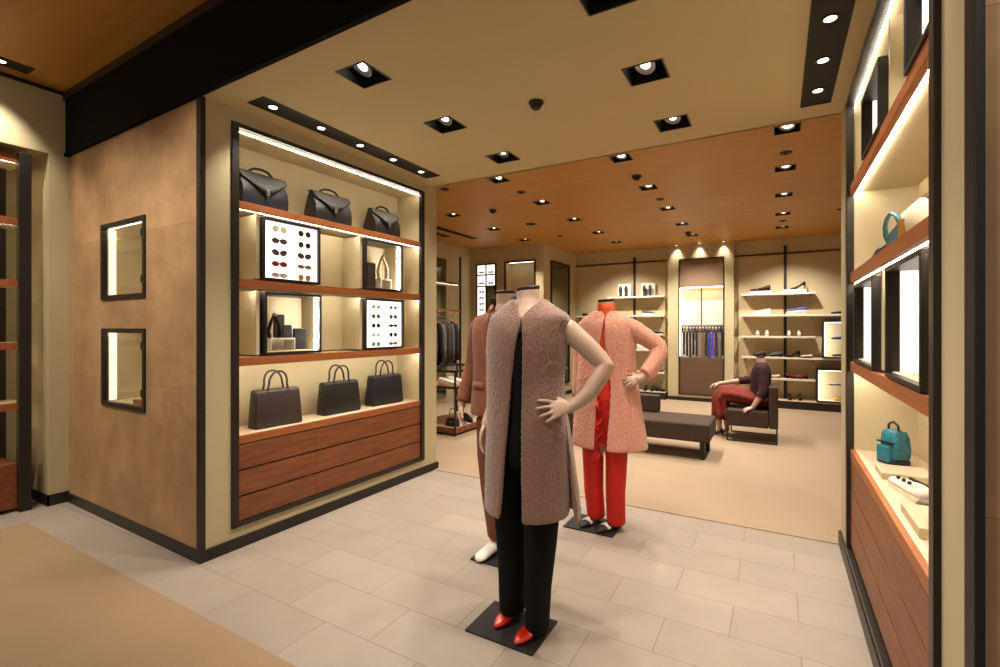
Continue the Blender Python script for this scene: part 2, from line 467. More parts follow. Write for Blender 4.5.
# back room
rect_y('wall_back', 9.85, -3.77, 3.0, 0, Z_BACK, M['wall'])
rect_x('wall_back_right', 3.0, 3.8, 9.85, 0, Z_BACK, M['wall'])
rect_x('wall_mirror', -3.77, 8.19, 9.85, 0, Z_BACK, M['wall'])
NICHE = (-4.60, -3.93, 0.9, 2.67)
rect_y('wall_eyewear', 8.19, -5.36, -3.77, 0, Z_BACK, M['wall'], [NICHE])
rect_x('wall_back_left', -5.36, 3.6, 8.19, 0, Z_BACK, M['wall'])
mb = MB()
x0, x1, z0, z1 = NICHE
for q in (((x0, 8.19, z0), (x0, 8.45, z0), (x0, 8.45, z1), (x0, 8.19, z1)), ((x1, 8.19, z0), (x1, 8.45, z0), (x1, 8.45, z1), (x1, 8.19, z1)),
          ((x0, 8.45, z0), (x1, 8.45, z0), (x1, 8.45, z1), (x0, 8.45, z1)), ((x0, 8.19, z1), (x1, 8.19, z1), (x1, 8.45, z1), (x0, 8.45, z1)),
          ((x0, 8.19, z0), (x1, 8.19, z0), (x1, 8.45, z0), (x0, 8.45, z0))): mb.quad(*q)
struct('wall_niche', mb, M['beige'])
def frame_y(mb, x0, x1, z0, z1, y0, y1, w):
    mb.box(x0, x1, y0, y1, z1-w, z1).box(x0, x1, y0, y1, z0, z0+w).box(x0, x0+w, y0, y1, z0+w, z1-w).box(x1-w, x1, y0, y1, z0+w, z1-w); return mb
struct('trim_3', frame_y(MB(), x0, x1, z0, z1, 8.165, 8.20, 0.03), M['dark'])
# projecting bay that holds the belts
BAY = (-1.635, -0.835, 0.12, 2.695)
mb = MB(); holed(mb, -1.83, -0.68, 0, Z_BACK, [BAY], lambda a, b: (a, 9.70, b))
mb.quad((-1.83, 9.70, 0), (-1.83, 9.85, 0), (-1.83, 9.85, Z_BACK), (-1.83, 9.70, Z_BACK))
mb.quad((-0.68, 9.70, 0), (-0.68, 9.85, 0), (-0.68, 9.85, Z_BACK), (-0.68, 9.70, Z_BACK))
struct('wall_belt_bay', mb, M['wall'])
struct('baseboard_belt_bay', MB().box(-1.84, -0.67, 9.685, 9.70, 0.0, 0.075), M['dark'])
struct('trim_4', MB().box(-3.77, -1.83, 9.835, 9.85, 2.70, 2.72).box(-0.68, 3.0, 9.835, 9.85, 2.69, 2.71), M['dark'])
struct('wall_back_panel', MB().box(-3.70, -2.52, 9.83, 9.85, 0.2, 2.68).box(-2.48, -1.90, 9.83, 9.85, 0.2, 2.68), M['linen'])
struct('wall_back_panel', MB().box(-0.62, 0.10, 9.83, 9.85, 0.2, 2.67).box(0.15, 2.9, 9.83, 9.85, 0.2, 2.67), M['linen'])
struct('baseboard_eyewear', MB().box(-5.35, -3.758, 8.178, 8.19, 0, 0.08).box(-3.77, -3.758, 8.19, 9.6, 0, 0.08), M['dark'])

# ================================================================== CEILING FITTINGS
def downlight_proto(h, name='downlight', zl=0.046, k=1.0):
    t = thing(name, 'x', 'ceiling light')
    m = MB()
    d = 0.14
    for q in (((-h, -h, 0), (h, -h, 0), (h, -h, d), (-h, -h, d)), ((-h, h, 0), (h, h, 0), (h, h, d), (-h, h, d)),
              ((-h, -h, 0), (-h, h, 0), (-h, h, d), (-h, -h, d)), ((h, -h, 0), (h, h, 0), (h, h, d), (h, -h, d)),
              ((-h, -h, d), (h, -h, d), (h, h, d), (-h, h, d))): m.quad(*q)
    m.build('housing', M['black'], t)
    m = MB(); w = 0.008
    m.box(-h-w, h+w, -h-w, -h, -0.004, 0.004).box(-h-w, h+w, h, h+w, -0.004, 0.004).box(-h-w, -h, -h, h, -0.004, 0.004).box(h, h+w, -h, h, -0.004, 0.004)
    m.build('rim', M['dark'], t)
    g = MB().box(-h+0.004, h-0.004, -0.004, 0.004, 0.052, 0.060).build('gimbal', M['steel'], t)
    R = Matrix.Translation((0, 0, zl)) @ Matrix.Rotation(math.radians(14), 4, 'Y') @ Matrix.Rotation(math.radians(-24), 4, 'X')
    MB().lathe([(0.034, 0.045), (0.046, 0.028), (0.054, -0.012), (0.058, -0.022), (0.052, -0.022), (0.044, -0.012)], n=20).xform(R).build('lamp_head', M['steel'], t, smooth='angle')
    MB().lathe([(0.001, -0.010), (0.038*k, -0.012), (0.038*k, -0.016), (0.001, -0.018)], n=20).xform(R).build('lens', M['lamp'], t)
    return t

dl = downlight_proto(HS, zl=0.056, k=0.72)
rowname = ['nearest the beam', 'middle of three', 'nearest the orange ceiling']
i = 0
for (x, y) in SQ_F:
    side = 'above the bag display' if x < -1 else 'over the tiled floor'
    k = [1.9, 2.65, 3.39].index(min([1.9, 2.65, 3.39], key=lambda v: abs(v-y)))
    o = dl if i == 0 else dup(dl, (x, y, Z_SOF))
    o.location = (x, y, Z_SOF); o.rotation_euler = (0, 0, 0)
    o['label'] = 'square spotlight in the beige ceiling %s, %s' % (side, rowname[k])
    o['group'] = 'square spotlights in the beige ceiling'
    i += 1
    spot('downlight_lamp', o, (0, 0, -0.01), (0.06 if x > -1 else -0.06, -0.10, -1), P_SQ_FRONT, 88, 0.8)
dlb = downlight_proto(0.085)
rows_b = ['first', 'second', 'third', 'fourth', 'fifth']
cols_b = {0.07: 'beside the right display wall', -1.25: 'running to the belt bay',
          -2.56: 'running to the shoe cards', -3.92: 'running to the eyewear wall'}
i = 0
for (x, y) in SQ_B:
    k = [4.42, 5.5, 6.6, 7.7, 8.72].index(y)
    o = dlb if i == 0 else dup(dlb, (x, y, Z_BACK))
    o.location = (x, y, Z_BACK); o.rotation_euler = (0, 0, 0)
    if x < -3.8: k -= 1
    o['label'] = '%s square spotlight from the beige ceiling, orange ceiling row %s' % (rows_b[k], cols_b[x])
    o['group'] = 'square spotlights in the orange ceiling'
    i += 1
    ax = 0.25*(1 if x > -1 else -1 if x < -3 else 0)*0.3
    spot('downlight_lamp', o, (0, 0, -0.01), (ax, 0.40 if y > 8 else 0.0, -1), P_BACK*(1.5 if y > 8 else 1), 95, 0.9)
for k, (x, y) in enumerate(SQ_ADDED):  # added fill lamps in unseen fittings, aimed at the hide walls
    o = dup(dl, (x, y, Z_HALL), 0.0, 'added unseen spotlight in the front orange ceiling, %s from the far-left wall' % rows_b[k], 'added spotlights in the front ceiling')
    spot('downlight_lamp', o, (0, 0, -0.01), (0.0 if k != 2 else 0.5, 0.62, -1), P_HALL*(0.35 if k == 3 else 1), 80, 0.9)

def strip_light(name, label, xr, yr, z, ys, aim, power, group, wid=0.8):
    cx = (xr[0]+xr[1])/2
    t = thing(name, label, 'ceiling light', (cx, (yr[0]+yr[1])/2, z), group=group)
    hx, hy = (xr[1]-xr[0])/2, (yr[1]-yr[0])/2
    MB().box(-hx, hx, -hy, hy, 0.0, 0.03).build('tray', M['tray'], t)
    MB().box(-hx, -hx+0.008, -hy, hy, -0.004, 0.0).box(hx-0.008, hx, -hy, hy, -0.004, 0.0).box(-hx, hx, -hy, -hy+0.008, -0.004, 0.0).box(-hx, hx, hy-0.008, hy, -0.004, 0.0).build('rim', M['black'], t)
    for y in ys:
        ly = y-(yr[0]+yr[1])/2
        b = MB().lathe([(0.024, 0.0), (0.026, -0.004), (0.036, -0.004), (0.036, 0.0)], n=20).build('bezel', M['dark'], t, loc=(0, ly, -0.0005))
        MB().lathe([(0.001, 0), (0.024, -0.001), (0.024, -0.003), (0.001, -0.005)], n=20).build('lens', M['lamp'], b)
        spot('strip_lamp', t, (0, ly, -0.02), aim, power, 80, 0.9)
    return t
strip_light('strip_spotlight', 'long dark ceiling strip with five round spots above the bag display', STRIP_L[:2], STRIP_L[2:], Z_SOF,
            [1.898, 2.263, 2.624, 2.981, 3.338], (-0.32, 0, -1), P_STRIP, 'ceiling strips with round spots')
strip_light('strip_spotlight', 'long dark ceiling strip with round spots beside the right-hand display wall', STRIP_R[:2], STRIP_R[2:], Z_SOF,
            [1.85, 2.20, 2.585, 2.97, 3.335], (0.22, 0, -1), P_STRIP, 'ceiling strips with round spots')
strip_light('strip_spotlight', 'dark ceiling strip in the front orange ceiling over the far-left shelves', STRIP_H[:2], STRIP_H[2:], Z_HALL,
            [-0.6, 0.0, 0.6, 1.19], (-0.12, 0, -1), P_HALL*0.5, 'ceiling strips with round spots')
# back-left strip, small vents and detectors
def plain_strip(name, label, x0, x1, y0, y1, z):
    t = thing(name, label, 'air vent', ((x0+x1)/2, (y0+y1)/2, z))
    hx, hy = (x1-x0)/2, (y1-y0)/2
    MB().box(-hx, hx, -hy, hy, -0.004, 0.02).build('frame', M['dark'], t)
    for k in range(3):
        MB().box(-hx*0.75+k*hx*0.6, -hx*0.75+k*hx*0.6+0.012, -hy*0.96, hy*0.96, -0.010, -0.004).build('slot_bar', M['black'], t)
plain_strip('ceiling_vent', 'long dark slotted strip in the orange ceiling over the jacket rail', -4.68, -4.56, 5.95, 7.15, Z_BACK)
plain_strip('ceiling_vent', 'short dark slotted plate in the orange ceiling beside the longer strip', -4.98, -4.86, 6.1, 6.75, Z_BACK)
def detector(x, y, z, r, label, flat=False):
    t = thing('smoke_detector' if not flat else 'sprinkler_cover', label, 'smoke detector' if not flat else 'sprinkler', (x, y, z))
    if flat:
        MB().lathe([(0.001, 0), (r, 0), (r, -0.006), (r*0.9, -0.010), (0.001, -0.010)], n=20).build('cover_plate', M['dark'], t, smooth='angle')
        MB().lathe([(0.001, -0.010), (r*0.35, -0.010), (r*0.3, -0.016), (0.001, -0.016)], n=12).build('centre_cap', M['black'], t)
    else:
        MB().lathe([(0.001, 0), (r, 0), (r, -0.012), (r*0.85, -0.02), (0.001, -0.02)], n=20).build('base', M['dark'], t, smooth='angle')
        MB().lathe([(r*0.7, -0.02), (r*0.7, -0.034), (r*0.45, -0.045), (0.001, -0.045)], n=20).build('sensor_cap', M['black'], t, smooth='angle')
detector(-1.272, 2.654, Z_SOF, 0.045, 'round dark smoke detector in the beige ceiling')
detector(-1.257, 5.02, Z_BACK, 0.05, 'round dark detector between first and second spotlights leading to the belt bay')
detector(-1.265, 8.40, Z_BACK, 0.05, 'round dark detector between last two spotlights leading to the belt bay')
detector(-3.283, 5.526, Z_BACK, 0.05, 'round dark detector level with the second spotlights, left of centre')
detector(0.07, 5.01, Z_BACK, 0.05, 'flat dark disc between first two ceiling spotlights beside the right-hand wall', True)
detector(0.075, 8.2, Z_BACK, 0.05, 'flat dark disc between last two ceiling spotlights beside the right-hand wall', True)
detector(-1.236, 6.065, Z_BACK, 0.05, 'flat dark disc between second and third spotlights leading to the belt bay', True)
detector(-2.565, 4.95, Z_BACK, 0.05, 'flat dark disc between first two spotlights leading to the shoe cards', True)
detector(-3.254, 4.414, Z_BACK, 0.05, 'flat dark disc close to the end of the bag display wall', True)
detector(-3.23, 6.563, Z_BACK, 0.085, 'wide flat dark disc level with the third ceiling spotlights', True)
detector(-3.225, 7.677, Z_BACK, 0.05, 'flat dark disc level with the fourth ceiling spotlights', True)
detector(0.745, 7.778, Z_BACK, 0.06, 'flat dark disc at the edge of the orange ceiling behind the right-hand wall', True)

# ================================================================== THE TWO BUILT-IN DISPLAYS
def display_unit(name, label, MX, ROT, fr, prot, D, dividers, mid_back):
    """niche with frame, shelves, light strips; x runs along the wall, y into it"""
    u0, u1, z0, z1 = fr
    t = thing(name, label, 'display shelving', MX @ Vector((u0, 0, 0)), ROT)
    w = u1-u0
    F = 0.045
    m = MB()
    m.box(0, w, -prot, 0.02, z1-F*0.6, z1).box(0, w, -prot, 0.02, z0, z0+F*0.6)
    m.box(0, F, -prot, 0.02, z0+F*0.6, z1-F*0.6).box(w-F, w, -prot, 0.02, z0+F*0.6, z1-F*0.6)
    m.build('frame', M['dark'], t, bevel=0.002)
    i0, i1 = F-0.004, w-F+0.004
    MB().box(i0, i1, D, D+0.02, 0.6, z1).build('back_panel', M['beige'], t)
    for a in (i0-0.02, i1):
        MB().box(a, a+0.02, 0.02, D, z0+0.03, z1-0.02).build('side_panel', M['beige'], t)
    MB().box(i0, i1, 0.021, D, 2.660, 2.674).build('soffit', M['beige'], t)
    MB().box(i0, i1, 0.022, 0.027, 2.646, 2.651).build('light_strip', M['ledtop'], t)
    for (za, zb) in ((2.155, 2.205), (1.652, 1.708), (1.150, 1.206)):
        s = MB().box(i0, i1, 0.026, D, za+0.008, zb-0.004).build('shelf', M['beige'], t)
        MB().box(i0, i1, 0.002, 0.026, za, zb).build('shelf_edge', M['woodlip'], s, bevel=0.0015)
        MB().box(i0, i1, 0.027, 0.038, za+0.002, za+0.008).build('light_strip', M['ledshelf'], s)
    for (u, za, zb) in dividers:
        MB().box(u-u0-0.012, u-u0+0.012, 0.03, D, za, zb).build('divider', M['beige'], t)
    for (za, zb) in mid_back:
        MB().box(i0, i1, D-0.06, D, za, zb).build('inner_back_panel', M['beige'], t)
    return t

def drawer_cabinet(label, MX, ROT, fr, ua, ub, cols):
    u0, u1, z0, z1 = fr
    t = thing('drawer_cabinet', label, 'drawer cabinet', MX @ Vector((u0, 0, z0+0.027)), ROT)
    a, b = ua-u0, ub-u0
    zb = z0+0.027
    m = MB().box(a, b, 0.022, 0.30, 0, 0.520-(z0-0.135)+0.0)
    m.build('carcass', M['black'], t)
    top = 0.655-zb
    MB().box(a, b, 0.024, 0.30, top+0.001, 0.705-zb).build('worktop', M['stone'], t)
    MB().box(a, b, 0.002, 0.024, top, 0.705-zb).build('top_edge', M['woodlip'], t, bevel=0.0015)
    rows = [(0.165, 0.315), (0.326, 0.481), (0.492, 0.648)]
    edges = [a+(b-a)*k/cols for k in range(cols+1)]
    for ra, rb in rows:
        for k in range(cols):
            MB().box(edges[k]+0.0012, edges[k+1]-0.0012, 0.004, 0.022, max(ra, zb+0.004)-zb, rb-zb).build('drawer', M['wood'], t, bevel=0.001)
    return t

DL = 0.30
UL = display_unit('display_shelving', 'tall built-in bag display with red-brown shelf edges beside the tan hide wall', LM, LROT, FR_L, 0.014, DL,
                  [(0.376, 1.72, 2.145), (0.376, 1.215, 1.64), (1.276, 1.72, 2.145), (1.276, 1.215, 1.64), (1.775, 1.72, 2.145), (1.775, 1.215, 1.64),
                   (0.872, 1.72, 2.145), (0.872, 1.215, 1.64)][:6], [(1.715, 2.15), (1.21, 1.645)])
drawer_cabinet('wide cabinet of nine red-brown drawers under the three tote bags', LM, LROT, FR_L, 0.222, 1.988, 3)
UR = display_unit('display_shelving', 'built-in display on the near right wall with teal bags on a shelf', RM, RROT, FR_R, 0.016, DL,
                  [(1.194, 1.215, 1.64), (2.014, 1.215, 1.64), (1.344, 2.21, 2.64)], [(2.21, 2.64), (1.21, 1.645)])
tR = drawer_cabinet('red-brown drawer cabinet under the small teal backpack on the right wall', RM, RROT, (FR_R[0], FR_R[1], 0.135, 2.69), 0.424, 2.147, 2)

def lightbox(name, label, MX, ROT, ua, ub, za, zb, depth=0.22, lit=True, glass=False, front=0.0):
    t = thing(name, label, 'display case', MX @ Vector((ua, front, za)), ROT)
    w, h = ub-ua, zb-za
    fw = 0.017
    m = MB()
    m.box(0, w, 0, depth, h-fw, h).box(0, w, 0, depth, 0, fw).box(0, fw, 0, depth, fw, h-fw).box(w-fw, w, 0, depth, fw, h-fw)
    m.build('frame', M['dark'], t, bevel=0.0015)
    if lit:
        MB().box(fw, w-fw, 0.020, 0.030, fw, h-fw).build('light_panel', M['lightbox'], t)
    else:
        MB().box(fw, w-fw, depth-0.012, depth-0.002, fw, h-fw).build('back_panel', M['creampanel'], t)
        m = MB().box(fw, fw+0.004, 0.02, depth-0.012, fw, h-fw).box(w-fw-0.004, w-fw, 0.02, depth-0.012, fw, h-fw)
        m.box(fw, w-fw, 0.02, depth-0.012, fw, fw+0.004).build('lining', M['creampanel'], t)
        fx = fw+0.004 if MX is RM else w-fw-0.010
        if MX is RM: MB().box(fw, fw+0.005, 0.0125, 0.042, fw, h-fw).build('inner_jamb', M['dark'], t)
        MB().box(fx, fx+0.006, 0.0425 if MX is RM else 0.022, 0.12 if MX is RM else 0.050, fw+0.004, h-fw).build('light_panel', M['caselight'] if MX is LM else M['lightbox'], t)
    if glass:
        MB().box(fw, w-fw, 0.008, 0.012, fw, h-fw).build('glass_pane', M['glass'], t)
    return t

lightbox('eyewear_lightbox', 'white lit eyewear panel of gold and purple sunglasses below the first grey flap bag', LM, LROT, 0.395, 0.852, 1.715, 2.135)
lightbox('eyewear_lightbox', 'white lit eyewear panel above the navy tote bag', LM, LROT, 1.295, 1.758, 1.2115, 1.64)
lightbox('glass_vitrine', 'dark framed glass case with black boxes above the first tote bag', LM, LROT, 0.408, 0.862, 1.2115, 1.637, lit=False, glass=True)
lightbox('glass_vitrine', 'dark framed glass case with a white strap below the third flap bag', LM, LROT, 1.295, 1.745, 1.7135, 2.135, lit=False, glass=True)
lightbox('lit_display_case', 'dark framed case on the right wall just past the small teal backpack', RM, RROT, 0.61, 1.18, 1.2115, 1.625, front=-0.004, lit=False)
lightbox('lit_display_case', 'dark framed lit case on the right wall, under the cream and teal handbag', RM, RROT, 1.475, 2.00, 1.2115, 1.625, front=-0.004, lit=False)
lightbox('lit_display_case', 'dark framed lit case on the top right-wall shelf, the farther one', RM, RROT, 0.88, 1.33, 2.2115, 2.50, front=-0.004, lit=False)
lightbox('lit_display_case', 'dark framed lit case on the top right-wall shelf, the nearer one', RM, RROT, 1.79, 2.135, 2.2115, 2.50, front=-0.004, lit=False)

# ------------------------------------------------------------------ sunglasses
LENS = {'clear': mat('lens_pale_gold', '#cfc3a0', '#d6caa8', rough=0.1), 'dark': mat('lens_dark', '#2a2826', '#383532', rough=0.1),
        'purple': mat('lens_purple', '#4d3742', '#5d4450', rough=0.1), 'red': mat('lens_red_brown', '#7a3222', '#8d3c28', rough=0.1),
        'green': mat('lens_green', '#5c6044', '#6a6d50', rough=0.1), 'grey': mat('lens_grey', '#8b8584', '#989190', rough=0.1),
        'amber': mat('lens_amber', '#a87c3c', '#b78a48', rough=0.1)}
FRM = {'gold': M['gold'], 'black': M['black'], 'purple': LENS['purple'], 'red': LENS['red'], 'silver': M['steel'], 'brown': mat('tortoise', '#3d2315', '#6a4326', rough=0.2, scale=90)}
def sunglasses(MX, ROT, u, z, lens, frame, shape, label, group, s=1.0, v=0.012):
    t = thing('sunglasses', label, 'sunglasses', MX @ Vector((u, v, z)), ROT, group)
    rx, rz = {'round': (0.024, 0.023), 'wide': (0.030, 0.019), 'cat': (0.029, 0.021), 'slim': (0.030, 0.014), 'small': (0.020, 0.018)}[shape]
    s *= 0.88; rx *= s; rz *= s
    c = 0.034*s
    pts = lambda sx: [(sx*c+rx*math.cos(2*PI*k/14), 0.0, rz*math.sin(2*PI*k/14)+(0.004*sx*math.cos(2*PI*k/14) if shape == 'cat' else 0)) for k in range(14)]
    m = MB()
    for sx in (-1, 1): m.tube(pts(sx), 0.0022*s if shape in ('round', 'small') else 0.0035*s, 6, closed=True)
    m.tube([(-c+rx, 0, 0.006*s), (0, -0.003, 0.010*s), (c-rx, 0, 0.006*s)], 0.0022*s, 6)
    m.build('frame', FRM[frame], t)
    for sx in (-1, 1):
        p = pts(sx)
        MB().loft([[(q[0], -0.001, q[2]) for q in p], [(q[0], 0.001, q[2]) for q in p]]).build('lens', LENS[lens], t)
        MB().tube([(sx*(c+rx), 0, 0.006*s), (sx*(c+rx+0.006), 0.004, 0.007*s), (sx*(c+rx+0.004), 0.007, 0.004*s)], 0.002*s, 6).build('temple', FRM[frame], t)
zs = [2.07, 1.99, 1.91, 1.832, 1.755]
rows5 = ['top', 'second', 'third', 'fourth', 'bottom']
specA = [[('clear', 'gold', 'round', 'pale round gold-rimmed'), ('dark', 'gold', 'round', 'round dark-lensed gold-rimmed')],
         [('purple', 'brown', 'wide', 'wide plum-lensed'), ('dark', 'silver', 'round', 'round dark-lensed thin-rimmed')],
         [('purple', 'purple', 'cat', 'purple cat-eye'), ('purple', 'purple', 'cat', 'plum cat-eye')],
         [('red', 'red', 'wide', 'wide red-brown'), ('amber', 'brown', 'slim', 'slim amber')],
         [('clear', 'red', 'slim', 'thin-rimmed clear'), ('amber', 'gold', 'round', 'amber aviator-shaped')]]
for r in range(5):
    for c in range(2):
        l, f, s, d = specA[r][c]
        sunglasses(LM, LROT, (0.523, 0.722)[c], zs[r], l, f, s, '%s sunglasses, %s row, %s column of the upper lit panel' % (d, rows5[r], ('first', 'second')[c]), 'sunglasses on the upper lit panel')
specB = [[('clear', 'silver', 'small', 'pale thin-rimmed'), ('grey', 'silver', 'small', 'pale grey')],
         [('green', 'gold', 'round', 'round green-lensed'), ('green', 'black', 'round', 'dark green')],
         [('dark', 'black', 'round', 'round black'), ('dark', 'brown', 'slim', 'slim dark brown')],
         [('clear', 'red', 'small', 'pale pinkish'), ('dark', 'black', 'round', 'large round black')],
         [('grey', 'silver', 'round', 'round grey'), ('amber', 'brown', 'slim', 'slim amber-brown')]]
zs = [1.57, 1.49, 1.412, 1.332, 1.255]
for r in range(5):
    for c in range(2):
        l, f, s, d = specB[r][c]
        sunglasses(LM, LROT, (1.425, 1.632)[c], zs[r], l, f, s, '%s sunglasses, %s row, %s column of the lower lit panel' % (d, rows5[r], ('first', 'second')[c]), 'sunglasses on the lower lit panel', 0.92)

# ------------------------------------------------------------------ flap bags on the top shelf
def flap_bag(label, MX, ROT, u, v, z, w, h, body, flapm, clasp, rz=0.0):
    t = thing('flap_bag', label, 'bag', MX @ Vector((u, v, z)), ROT+rz, 'flap bags on the top shelf')
    hw = w/2
    d = 0.16
    # body profile (y,z), leaning back towards the top
    def ring(x, pinch):
        return [(x, 0.004, 0.0), (x, 0.0, h*0.30), (x, 0.004+pinch*0.3, h*0.56), (x, 0.050+pinch, h*0.93), (x, 0.062+pinch, h), (x, 0.092-pinch*0.2, h), (x, 0.110-pinch*0.3, h*0.9), (x, d-pinch*0.6, h*0.4), (x, d, 0.0)]
    m = MB().loft([ring(-hw, 0.012), ring(-hw*0.94, 0.0), ring(-hw*0.4, -0.004), ring(hw*0.4, -0.004), ring(hw*0.94, 0.0), ring(hw, 0.012)])
    m.build('body', body, t, smooth='angle', bevel=0.004, seg=2)
    # flap: sheet over the top, ending in a point
    n = 14
    def pt(k, s):   # s 0 (back of top) .. 1 (free edge)
        x = -hw*1.03+2*hw*1.03*k/n
        q = 1-abs(x/(hw*1.03))
        drop = h*(0.16+0.44*min(1, q*1.15))
        zz = h+0.006-drop*max(0, (s-0.2)/0.8)
        fr = (h-zz)/h
        yy = (0.10-0.05*(s/0.2)) if s < 0.2 else 0.050-0.058*min(1, fr/0.42)-0.004
        return (x, yy, zz)
    S = [0, 0.1, 0.2, 0.4, 0.6, 0.8, 1.0]
    m = MB(); g = [[m.bm.verts.new(pt(k, s)) for k in range(n+1)] for s in S]
    for a, b in zip(g, g[1:]):
        for k in range(n): m.bm.faces.new((a[k], a[k+1], b[k+1], b[k]))
    m.build('flap', flapm, t, smooth=True, solid=0.007)
    ztip = h+0.006-h*0.60
    c = MB().box(-0.012, 0.012, -0.020, -0.006, ztip-0.012, ztip+0.030).build('clasp', clasp, t, bevel=0.003)
    MB().prism([(-0.008, ztip-0.012), (0.008, ztip-0.012), (0.004, ztip-0.045), (-0.004, ztip-0.045)], 'y', -0.014, -0.008).build('strap_end', flapm, t)
    k = 0.26*w
    MB().tube([(-k, 0.078, h-0.004), (-k*0.96, 0.074, h+0.018), (-k*0.6, 0.070, h+0.040), (0, 0.068, h+0.047), (k*0.6, 0.070, h+0.040), (k*0.96, 0.074, h+0.018), (k, 0.078, h-0.004)], 0.0085, 10).build('handle', body, t, smooth=True)
    for sx in (-1, 1):
        MB().box(sx*k-0.012, sx*k+0.012, 0.066, 0.090, h, h+0.010).build('handle_mount', clasp, t, bevel=0.002)
    return t
flap_bag('wide dark grey flap bag at the tan-wall end of the top shelf', LM, LROT, 0.462, 0.062, 2.202, 0.335, 0.235, M['navy'], M['flap'], M['steel'])
flap_bag('black flap bag in the middle of the top shelf', LM, LROT, 1.035, 0.062, 2.202, 0.335, 0.235, M['greyhide'], M['flap'], M['steel'], -0.05)
flap_bag('smallest grey flap bag at the far end of the top shelf', LM, LROT, 1.625, 0.062, 2.202, 0.310, 0.225, M['greyhide'], M['flap'], M['steel'])

# ------------------------------------------------------------------ tote bags on the drawers
def tote(label, MX, ROT, u, v, z, w, h, body, rz):
    t = thing('tote_bag', label, 'bag', MX @ Vector((u, v, z)), ROT+rz, 'tote bags on the drawer cabinet')
    def ring(zz, ww, d, c):
        a, b = ww/2, d/2
        pts = []
        for sx, sy in ((1, -1), (1, 1), (-1, 1), (-1, -1)):
            for k in range(4):
                an = {(1, -1): -PI/2, (1, 1): 0, (-1, 1): PI/2, (-1, -1): PI}[(sx, sy)]+PI/2*k/3
                pts.append((sx*(a-c)+c*math.cos(an), sy*(b-c)+c*math.sin(an), zz))
        return pts
    H = h
    m = MB().loft([ring(0, w*1.0, 0.105, 0.012), ring(0.008, w*1.02, 0.112, 0.014), ring(H*0.5, w*0.985, 0.098, 0.012), ring(H*0.9, w*0.955, 0.080, 0.012),
                   ring(H*0.975, w*0.94, 0.074, 0.012), ring(H, w*0.90, 0.062, 0.012)])
    m.build('body', body, t, smooth='angle', angle=50)
    m = MB()
    for sx in (-1, 1):
        m.tube([(sx*(w*0.472-0.003), -0.0345, H*0.96), (sx*(w*0.4925-0.0035), -0.0455, H*0.5), (sx*(w*0.510-0.004), -0.0525, 0.01)], 0.003, 6)
    m.tube([(-w*0.500, -0.0555, 0.012), (w*0.500, -0.0555, 0.012)], 0.003, 6)
    m.build('piping', M['black'], t)
    MB().tube([(-w*0.44, 0, H+0.001), (w*0.44, 0, H+0.001)], 0.004, 6).build('zip', M['steel'], t)
    for yy, lean in ((-0.030, -0.012), (0.030, 0.016)):
        k = w*0.20
        arc = [(-k*1.12, yy, H-0.030), (-k*1.08, yy, H+0.01)]+[(-k*math.cos(PI*q/10), yy+lean*math.sin(PI*q/10), H+0.03+0.098*math.sin(PI*q/10)**0.8) for q in range(0, 11)]+[(k*1.08, yy, H+0.01), (k*1.12, yy, H-0.030)]
        hd = MB().tube(arc, 0.0072, 10).build('handle', body, t, smooth=True)
        for sx in (-1, 1):
            MB().box(sx*k*1.11-0.011, sx*k*1.11+0.011, yy-0.010 if yy < 0 else yy-0.004, yy+0.004 if yy < 0 else yy+0.010, H-0.050, H-0.004).build('handle_tab', body, hd, bevel=0.003)
    MB().box(-0.030, 0.030, -0.0475, -0.044, H*0.60, H*0.66).build('stamped_patch', body, t, bevel=0.001)
    return t
tote('dark taupe leather tote bag nearest the tan wall on the drawer cabinet', LM, LROT, 0.572, 0.128, 0.705, 0.340, 0.258, M['taupe'], -0.07)
tote('black leather tote bag in the middle of the drawer cabinet', LM, LROT, 1.155, 0.155, 0.705, 0.355, 0.255, M['greyhide'], -0.015)
tote('navy blue leather tote bag at the far end of the drawer cabinet', LM, LROT, 1.672, 0.158, 0.705, 0.360, 0.262, M['navy'], -0.045)

# ------------------------------------------------------------------ things in the two left vitrines
def slab_wallet(label, MX, ROT, u, v, z, w, d, h, material, rz=0.0, name='wallet', cat='wallet', lean=0.0):
    t = thing(name, label, cat, MX @ Vector((u, v, z)), ROT+rz)
    T = Matrix.Rotation(lean, 4, 'X')
    MB().box(-w/2, w/2, -d/2, d/2, 0, h, T).build('cover', material, t, bevel=0.004)
    MB().box(-w/2+0.004, w/2-0.004, -d/2-0.002, -d/2+0.002, h*0.54, h*0.56, T).build('seam', M['black'], t)
    MB().box(-w/2+0.006, w/2-0.006, -d/2+0.003, d/2-0.003, h-0.002, h+0.003, T).build('inner_leaf', M['grey'], t)
    return t
def riser(label, MX, ROT, u, v, z, w, d, h, material=None, th=0.012):
    t = thing('display_riser', label, 'display riser', MX @ Vector((u, v, z)), ROT)
    MB().box(-w/2, w/2, -d/2, d/2, h-th, h).build('top_plate', material or M['card'], t, bevel=0.001)
    for sx in (-1, 1):
        MB().box(sx*w/2-(0.006 if sx > 0 else 0), sx*w/2+(0 if sx > 0 else 0.006), -d/2, d/2, 0, h-th).build('side_plate', material or M['card'], t)
    return t
VZ = 1.2115+0.0282
riser('small white riser inside the glass case above the first tote', LM, LROT, 0.585, 0.12, VZ, 0.19, 0.12, 0.083)
